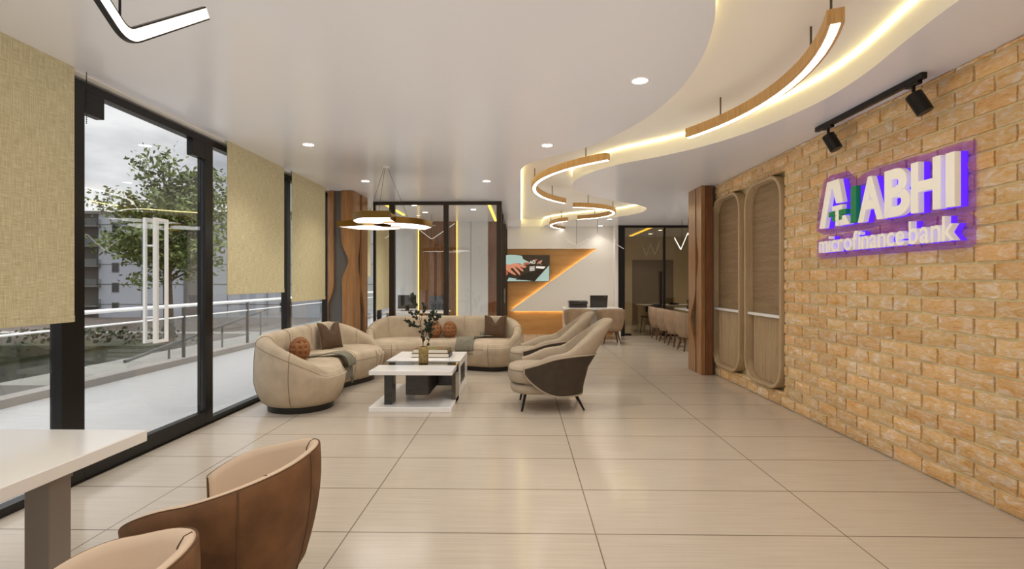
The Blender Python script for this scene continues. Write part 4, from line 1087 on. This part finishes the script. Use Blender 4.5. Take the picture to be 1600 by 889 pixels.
# ------------------------------------------------------------------ curved wooden pendants
def arc_pendant(cx, cy, r, a0, a1, rods, label):
    n = max(12, int(abs(a1 - a0) / 3)); w, z0, z1 = .085, 2.785, 2.87
    t = thing('arc_pendant', (cx + r * math.cos(rad((a0 + a1) / 2)), cy + r * math.sin(rad((a0 + a1) / 2)), z0), label, 'lamp', 'curved wooden ceiling pendants')
    def ring(ri, ro, za, zb, i): a = rad(lerp(a0, a1, i / n)); c_, s_ = math.cos(a), math.sin(a); return [(cx + ri * c_, cy + ri * s_, za), (cx + ro * c_, cy + ro * s_, za), (cx + ro * c_, cy + ro * s_, zb), (cx + ri * c_, cy + ri * s_, zb)]
    part('wood_body', MB().loft([ring(r - w / 2, r + w / 2, z0, z1, i) for i in range(n + 1)]), 'wood_arc', t, world=True, bevel=.003)
    part('diffuser', MB().loft([ring(r - w / 2 + .020, r + w / 2 - .020, z0 - .003, z0 + .001, i) for i in range(n + 1)]), 'diffuser', t, world=True)
    for a in rods:
        x, y = cx + r * math.cos(rad(a)), cy + r * math.sin(rad(a))
        part('rod', MB().cyl((x, y, z1), (x, y, UZ), .007, n=8), 'rod', t, world=True)
arc_pendant(-.539, 3.796, 2.45, -24.5, 28.5, (-21, -11, 19), 'long curved wooden pendant light nearest the camera, beside the brick wall')
arc_pendant(2.43, 7.573, 2.236, -130, -222, (-138, -176, -212), 'curved wooden pendant light in the middle of the cove, before the far small arcs')
arc_pendant(.937, 10.526, .949, -88, 70, (-70, 0, 45), 'small curved wooden pendant bulging right, behind the middle pendant')
arc_pendant(2.086, 12.589, 1.351, -140, -237, (-148, -180, -225), 'small curved wooden pendant bulging left, farthest of the four')

# ------------------------------------------------------------------ brass leaf pendant over the coffee table
PC = (-1.70, 6.40)
t = thing('leaf_pendant', (PC[0], PC[1], 2.17), 'brass edged pendant of three glowing leaf shapes over the coffee table', 'lamp')
part('ceiling_cup', MB().cyl((PC[0], PC[1], CZ - .02), (PC[0], PC[1], CZ), .05, n=20), 'white_gloss', t, world=True)
leaf_o = [(.07, .12), (.17, .20), (.31, .20), (.45, .22), (.565, .26), (.575, -.06), (.42, -.22), (.26, -.29), (.10, -.30), (-.02, -.25), (-.06, -.16), (.01, -.11), (.06, -.04), (.07, .04)]
def smooth_leaf():
    P = [Vector((x, y, 0)) for x, y in leaf_o]
    a = catmull(P[0:5], 6); b = catmull(P[5:], 6) 
    return [(v.x, v.y) for v in a] + [(v.x, v.y) for v in b]
LO = smooth_leaf()
TILT = 0.0
lcx = sum(p[0] for p in LO) / len(LO); lcy = sum(p[1] for p in LO) / len(LO)
for k, (rot, dz) in enumerate(((152, 0.0), (28, .012), (-92, .024))):
    a = rad(rot); ca_, sa_ = math.cos(a), math.sin(a)
    def tr(x, y): return (PC[0] + (x * ca_ - y * sa_) * 1.02, PC[1] + (x * sa_ + y * ca_) * 1.22)
    poly = [tr(x, y) for x, y in LO]; inn = [tr(lcx + (x - lcx) * .965, lcy + (y - lcy) * .965) for x, y in LO]
    z0 = 2.095 + dz; z1 = z0 + .075
    n = len(poly)
    lift = lambda x, y: TILT * max(-.2, (x - PC[0]) * ca_ + (y - PC[1]) * sa_)
    band = MB().loft([[(x, y, z0 + lift(x, y)) for x, y in poly], [(x, y, z1 + lift(x, y)) for x, y in poly], [(x, y, z1 + lift(x, y)) for x, y in inn], [(x, y, z0 + lift(x, y)) for x, y in inn]], True, False, True)
    le = part('leaf_band', band, 'brass', t, world=True)
    dm = MB().prism(inn, z0 + .003, z0 + .012, 'z'); dm.v = [(x, y, z + lift(x, y)) for x, y, z in dm.v]
    part('diffuser', dm, 'pend_diff', le, world=True)
    part('top_plate', MB().prism(inn, z1 - .012, z1 - .002, 'z'), 'brass', le, world=True)
    m_ = tr(.30, .02); part('suspension_wire', MB().cyl((m_[0], m_[1], z1 - .008 + lift(*m_)), (PC[0] + .03 * math.cos(a), PC[1] + .03 * math.sin(a), CZ - .018), .0022, n=6), 'rod', t, world=True)

# ------------------------------------------------------------------ zigzag pendants
def zigzag(pts, label, rods, group='zigzag line pendants', w=.018, h=.032, nrm=(1, 0, 0), em='zig_diff'):
    # pts are the polyline in its own vertical plane, corners rounded
    P = [Vector(p) for p in pts]; out = [P[0]]
    for i in range(1, len(P) - 1):
        a = P[i] + (P[i - 1] - P[i]).normalized() * .05; b = P[i] + (P[i + 1] - P[i]).normalized() * .05
        for k in range(7):
            u = k / 6; out.append(a * (1 - u) ** 2 + P[i] * 2 * u * (1 - u) + b * u * u)
    out.append(P[-1]); N_ = Vector(nrm); rings = []; d1_ = []; d2_ = []
    for i, p in enumerate(out):
        tg = (out[min(i + 1, len(out) - 1)] - out[max(i - 1, 0)]).normalized(); u = N_.cross(tg).normalized()
        f = lambda x, z: tuple(p + N_ * x * w / 2 + u * z * h / 2)
        rings.append([f(-1, -1), f(1, -1), f(1, 1), f(-1, 1)])
        d1_.append([f(1.04, -.78), f(1.04, .78)]); d2_.append([f(-1.04, -.78), f(-1.04, .78)])
    mid = out[len(out) // 2]
    t = thing('zigzag_pendant', mid, label, 'lamp', group)
    part('profile', MB().loft(rings), 'black', t, world=True)
    part('diffuser', MB().loft(d1_, False, False), em, t, world=True); part('diffuser', MB().loft(d2_, False, False), em, t, world=True)
    for r_ in rods: part('rod', MB().cyl(r_, (r_[0], r_[1], CZ), .004, n=6), 'black', t, world=True)
zigzag([(-1.35, .85, 2.235), (-1.35, 1.29, 2.55), (-1.35, 1.73, 2.235), (-1.35, 2.17, 2.55)], 'black zigzag line pendant cut off at the top left of the picture', [(-1.35, 1.70, 2.27), (-1.35, 1.0, 2.34)], h=.05)
zigzag([(-2.93, 11.0, 2.33), (-2.68, 11.0, 2.52), (-2.30, 11.0, 2.60), (-1.92, 11.0, 2.31), (-1.42, 11.0, 2.655)], 'zigzag line pendant inside the glazed office', [(-1.92, 11.0, 2.33), (-2.68, 11.0, 2.53)], nrm=(0, 1, 0), w=.014, h=.016, em='zig_dim')
zigzag([(.847, 11.9, 2.49), (1.291, 11.9, 2.23), (1.772, 11.9, 2.535), (2.378, 11.9, 2.16)], 'thin zigzag line pendant above the far white desk', [(1.291, 11.9, 2.25), (1.772, 11.9, 2.53)], nrm=(0, 1, 0), w=.014, h=.014, em='zig_dim')
zigzag([(3.75, 12.55, 2.47), (3.75, 12.05, 2.15), (3.75, 11.55, 2.49), (3.75, 11.05, 2.15), (3.75, 10.6, 2.5)], 'bright zigzag line pendant over the counter before the tinted glass', [(3.75, 12.0, 2.17), (3.75, 11.55, 2.48)], h=.05)

# ------------------------------------------------------------------ downlights
DL = [(.853, 3.684, 'recessed downlight nearest the camera, beside the near end of the curved cove'), (.277, 5.414, 'recessed downlight beside the middle curve of the cove'),
      (-2.234, 5.345, 'recessed downlight over the sofa by the windows'), (-.495, 7.33, 'recessed downlight before the far sofa, right of the brass pendant'), (-2.228, 7.3, 'recessed downlight above the left column, left of the brass pendant'),
      (2.044, 11.853, 'recessed downlight over the far white desk, nearer of two'), (2.045, 13.234, 'recessed downlight by the back wall, farther of two'), (-2.011, 9.60, 'recessed downlight just inside the office front'), (-1.99, 10.6, 'recessed downlight deep in the glazed office'), (-.95, 10.2, 'recessed downlight at the right of the glazed office'),
      (3.9, 14.4, 'recessed downlight behind the tinted glass, nearer of two'), (3.9, 15.5, 'recessed downlight behind the tinted glass, farther of two')]
proto = None
def downlight(x, y, label):
    global proto
    if proto is None:
        proto = thing('downlight', (x, y, CZ), label, 'lamp', 'recessed ceiling downlights')
        part('trim_ring', MB().lathe([(.052, -.001), (.054, -.004), (.064, -.006), (.070, -.001)], caps=False), 'white_gloss', proto)
        part('lens', MB().lathe([(.053, -.0015), (.052, -.003), (.001, -.003)]), 'lens', proto)
        return proto
    return dup(proto, (x, y, CZ), 0, label)
def lamp(kind, loc, power, col=(1, .9, .78), rot=(0, 0, 0), **kw):
    l = bpy.data.lights.new('light', kind); l.energy = power; l.color = col
    for k, v in kw.items(): setattr(l, k, v)
    o = bpy.data.objects.new('light', l); COL.objects.link(o); o.location = loc; o.rotation_euler = rot; return o
WARM = (1, .94, .855)
for x, y, lb in DL:
    downlight(x, y, lb); lamp('SPOT', (x, y, CZ - .02), 54 if y < 9 else (18 if 13 < y < 14 else 95), WARM, spot_size=rad(125), spot_blend=.9, shadow_soft_size=.06)
for x, y in ((1.0, .6), (-1.2, .8), (-1.0, 3.0), (-.9, -1.0), (1.3, -1.2)):
    lamp('SPOT', (x, y, CZ - .02), 54, WARM, spot_size=rad(125), spot_blend=.9, shadow_soft_size=.06)
for x, y in ((4.3, 9.2), (4.3, 11.0)): lamp('SPOT', (x, y, CZ - .02), 45, WARM, spot_size=rad(125), spot_blend=.9, shadow_soft_size=.06)

# ------------------------------------------------------------------ outside
struct('terrace_floor', MB().box(-6.0, -3.15, -6, 22, -.25, -.03), 'terrace')
struct('terrace_kerb', MB().box(-6.05, -5.82, -6, 22, -.03, .07), 'verge')
t = thing('balustrade', (-5.93, 6, .07), 'glass terrace balustrade with white handrail outside the windows', 'railing')
part('handrail', MB().cyl((-5.93, -6, .98), (-5.93, 22, .98), .03, n=12), 'steel_white', t, world=True)
part('lower_rail', MB().cyl((-5.93, -6, .78), (-5.93, 22, .78), .014, n=10), 'steel_white', t, world=True)
for k in range(14):
    y = -5.8 + k * 2.1
    part('post', MB().box(-5.95, -5.91, y - .02, y + .02, .07, .96), 'rail_dark', t, world=True)
    part('glass_panel', MB().box(-5.936, -5.924, y + .04, y + 2.06, .10, .76), 'glass_rail', t, world=True)
t = thing('sloping_bar', (-6.6, 9, -1), 'dark sloping bar beyond the terrace balustrade', 'railing')
part('rail', MB().cyl((-6.35, 8.1, .12), (-6.6, 13.5, .72), .03, n=10), 'rail_dark', t, world=True)  # sloping bar and its posts, added beyond the balustrade
for y, z in ((9.2, .24), (11.0, .44), (12.8, .64)): part('post', MB().cyl((-6.35 - .046 * (y - 8.1), y, -1.2), (-6.35 - .046 * (y - 8.1), y, z), .02, n=8), 'rail_dark', t, world=True)
struct('ground', MB().box(-160, -6.05, -60, 160, -4.2, -4.0), 'asphalt')
mb = MB()
for a, b in ((18, 19.2), (27, 27.5), (36, 38), (52, 54)): mb.box(-120, -8, a, b, -4.0, -3.93)
struct('pavement', mb, 'verge')
struct('ramp_wall', MB().box(-9.0, -6.05, 8.5, 24, -4.0, -.35), 'verge')
# hedges
def hedge(x, y, w, d, h, label, seed):
    rr = random.Random(seed); mb = MB()
    for _ in range(900):
        p = Vector((x + rr.uniform(-w, w) / 2, y + rr.uniform(-d, d) / 2, -4 + h * rr.random() ** .6))
        v = Vector((rr.uniform(-1, 1), rr.uniform(-1, 1), rr.uniform(-.6, 1))).normalized(); a = v.orthogonal().normalized() * rr.uniform(.08, .16); b = v.cross(a).normalized() * rr.uniform(.06, .12)
        mb.add([p - a, p + b, p + a, p - b], [(0, 1, 2, 3)])
    mb.box(x - w * .42, x + w * .42, y - d * .4, y + d * .4, -4, -4 + h * .75)
    solo('hedge', mb, 'hedge', label, 'hedge', 'hedges beyond the terrace', smooth=False)
hedge(-15, 13, 6, 3, 2.6, 'dark green hedge below the terrace, leftmost', 1); hedge(-22, 26, 9, 3, 3.0, 'dark green hedge in front of the grey building', 2); hedge(-13, 9, 4, 2.5, 2.3, 'dark green hedge closest to the terrace, seen under the near blind', 3)
# tree
def tree():
    t = thing('street_tree', (-14.3, 20.5, -4), 'leafy green tree standing outside beyond the glass door', 'tree')
    tr_ = MB(); lv = MB(); rr = random.Random(21); C0 = Vector((-14.3, 20.5, 4.15))
    tr_.tube([(-14.3, 20.5, -4), (-14.25, 20.5, -1), (-14.35, 20.5, 2.2), (-14.2, 20.5, 4.5), (-14.25, 20.5, 6.2)], [.24, .20, .15, .09, .03], 10)
    tips = []
    for k in range(64):
        z0 = rr.uniform(1.4, 5.4); a = rr.uniform(0, 2 * PI); ln = rr.uniform(1.3, 2.75) * (1 - .32 * max(0, (z0 - 3.2)) / 2.2); el = rr.uniform(.10, .75)
        d = Vector((math.cos(a) * math.cos(el), math.sin(a) * math.cos(el), math.sin(el))); p = Vector((-14.25, 20.5, z0)); pts = [p]
        for j in range(5):
            d = (d + Vector((rr.uniform(-.2, .2), rr.uniform(-.2, .2), rr.uniform(-.16, .1)))).normalized(); pts.append(pts[-1] + d * ln / 5); tips.append((pts[-1], d, .55 if j < 2 else 1))
        tr_.tube(pts, [.05, .04, .03, .022, .015, .008], 6)
    for p, d, wt in tips:
        for _ in range(int(40 * wt)):
            q = p + Vector((rr.gauss(0, .26), rr.gauss(0, .26), rr.gauss(0, .20)))
            v = Vector((rr.uniform(-1, 1), rr.uniform(-1, 1), rr.uniform(.1, 1))).normalized(); a = v.orthogonal().normalized(); a = Matrix.Rotation(rr.uniform(0, 6.28), 3, v) @ a; b = v.cross(a); s = rr.uniform(.08, .14)
            lv.add([q - a * s, q + b * s * .45, q + a * s, q - b * s * .45], [(0, 1, 2, 3)])
    part('trunk', tr_, 'bark', t, world=True); part('foliage', lv, 'tree_leaf', t, world=True, smooth=False)
tree()
# apartment building
def building():
    t = thing('apartment_building', (-62, 80, -4), 'grey apartment building with dark windows across the street', 'building')
    Y = 76.0; zt = 11.6; zb = -4
    part('wall', MB().box(-63.6, -20, Y, Y + 14, zb, zt), 'build_a', t, world=True)
    part('side_wing', MB().box(-80, -63.6, Y + 1.0, Y + 14, zb, zt + .6), 'build_b', t, world=True, label='dark wing with balconies')
    part('dark_bay', MB().box(-50.6, -47.2, Y - .1, Y, zb, zt), 'build_b', t, world=True)
    part('roof_edge', MB().box(-80.2, -19.8, Y - .3, Y + 14, zt, zt + .25), 'build_b', t, world=True)
    ln = MB()
    for z in (-2, 1, 4, 7, 10): ln.box(-63.6, -20, Y - .04, Y, z - .05, z + .05)
    for x in (-57, -44, -38, -30): ln.box(x - .04, x + .04, Y - .05, Y, zb, zt)
    part('joint_lines', ln, 'build_b', t, world=True)
    for x in (-61.0, -35.5, -29.5, -25):
        for z in (-3.2, -.2, 2.8, 5.8, 8.8):
            w_ = part('window', MB().box(x - .55, x + .55, Y - .06, Y, z, z + 1.45), 'build_b', t, world=True)
            part('pane', MB().box(x - .45, x - .03, Y - .08, Y - .06, z + .1, z + 1.35).box(x + .03, x + .45, Y - .08, Y - .06, z + .1, z + 1.35), 'build_win', w_, world=True)
    for z in (-2.2, .8, 3.8, 6.8, 9.8):
        b_ = part('balcony', MB().box(-68, -63.2, Y - .9, Y + 1.0, z - .2, z), 'build_b', t, world=True)
        part('balcony_rail', MB().box(-68, -63.2, Y - .9, Y - .86, z, z + 1.0).box(-63.24, -63.2, Y - .86, Y + 1, z, z + 1.0), 'glass_rail', b_, world=True)
building()

# ------------------------------------------------------------------ sky
w = bpy.data.worlds.new('sky'); SC.world = w; w.use_nodes = True; nt = w.node_tree; nt.nodes.clear(); L = nt.links
tc = N(nt, 'ShaderNodeTexCoord'); mp = N(nt, 'ShaderNodeMapping'); mp.inputs['Scale'].default_value = (1.6, 1.6, 4.2)
nz = N(nt, 'ShaderNodeTexNoise'); nz.inputs['Scale'].default_value = 2.1; nz.inputs['Detail'].default_value = 6; nz.inputs['Roughness'].default_value = .55
rp = N(nt, 'ShaderNodeValToRGB'); e = rp.color_ramp.elements
e[0].position = .36; e[0].color = lin('#a9adb6'); e[1].position = .60; e[1].color = lin('#f2f2f4')
bg = N(nt, 'ShaderNodeBackground'); bg.inputs['Strength'].default_value = 1.15; o = N(nt, 'ShaderNodeOutputWorld')
L.new(tc.outputs['Generated'], mp.inputs[0]); L.new(mp.outputs[0], nz.inputs['Vector']); L.new(nz.outputs['Fac'], rp.inputs['Fac']); sx_ = N(nt, 'ShaderNodeSeparateXYZ'); L.new(tc.outputs['Generated'], sx_.inputs[0])
mr = N(nt, 'ShaderNodeMapRange', interpolation_type='SMOOTHSTEP'); mr.inputs['From Min'].default_value = .42; mr.inputs['From Max'].default_value = .9; mr.inputs['To Min'].default_value = 1.12; mr.inputs['To Max'].default_value = 5.5
L.new(sx_.outputs['Z'], mr.inputs['Value']); L.new(mr.outputs['Result'], bg.inputs['Strength'])
L.new(rp.outputs['Color'], bg.inputs['Color']); L.new(bg.outputs[0], o.inputs[0])

# ------------------------------------------------------------------ render look
SC.view_settings.view_transform = 'Standard'
SC.view_settings.exposure = 0.08
cy = SC.cycles
cy.max_bounces = 8; cy.diffuse_bounces = 4; cy.glossy_bounces = 4; cy.transparent_max_bounces = 16; cy.transmission_bounces = 4
cy.caustics_reflective = False; cy.caustics_refractive = False; cy.sample_clamp_indirect = 6.0
cy.use_denoising = True
cy.use_fast_gi = True; cy.fast_gi_method = 'ADD'; w.light_settings.ao_factor = .27; w.light_settings.distance = 2.5
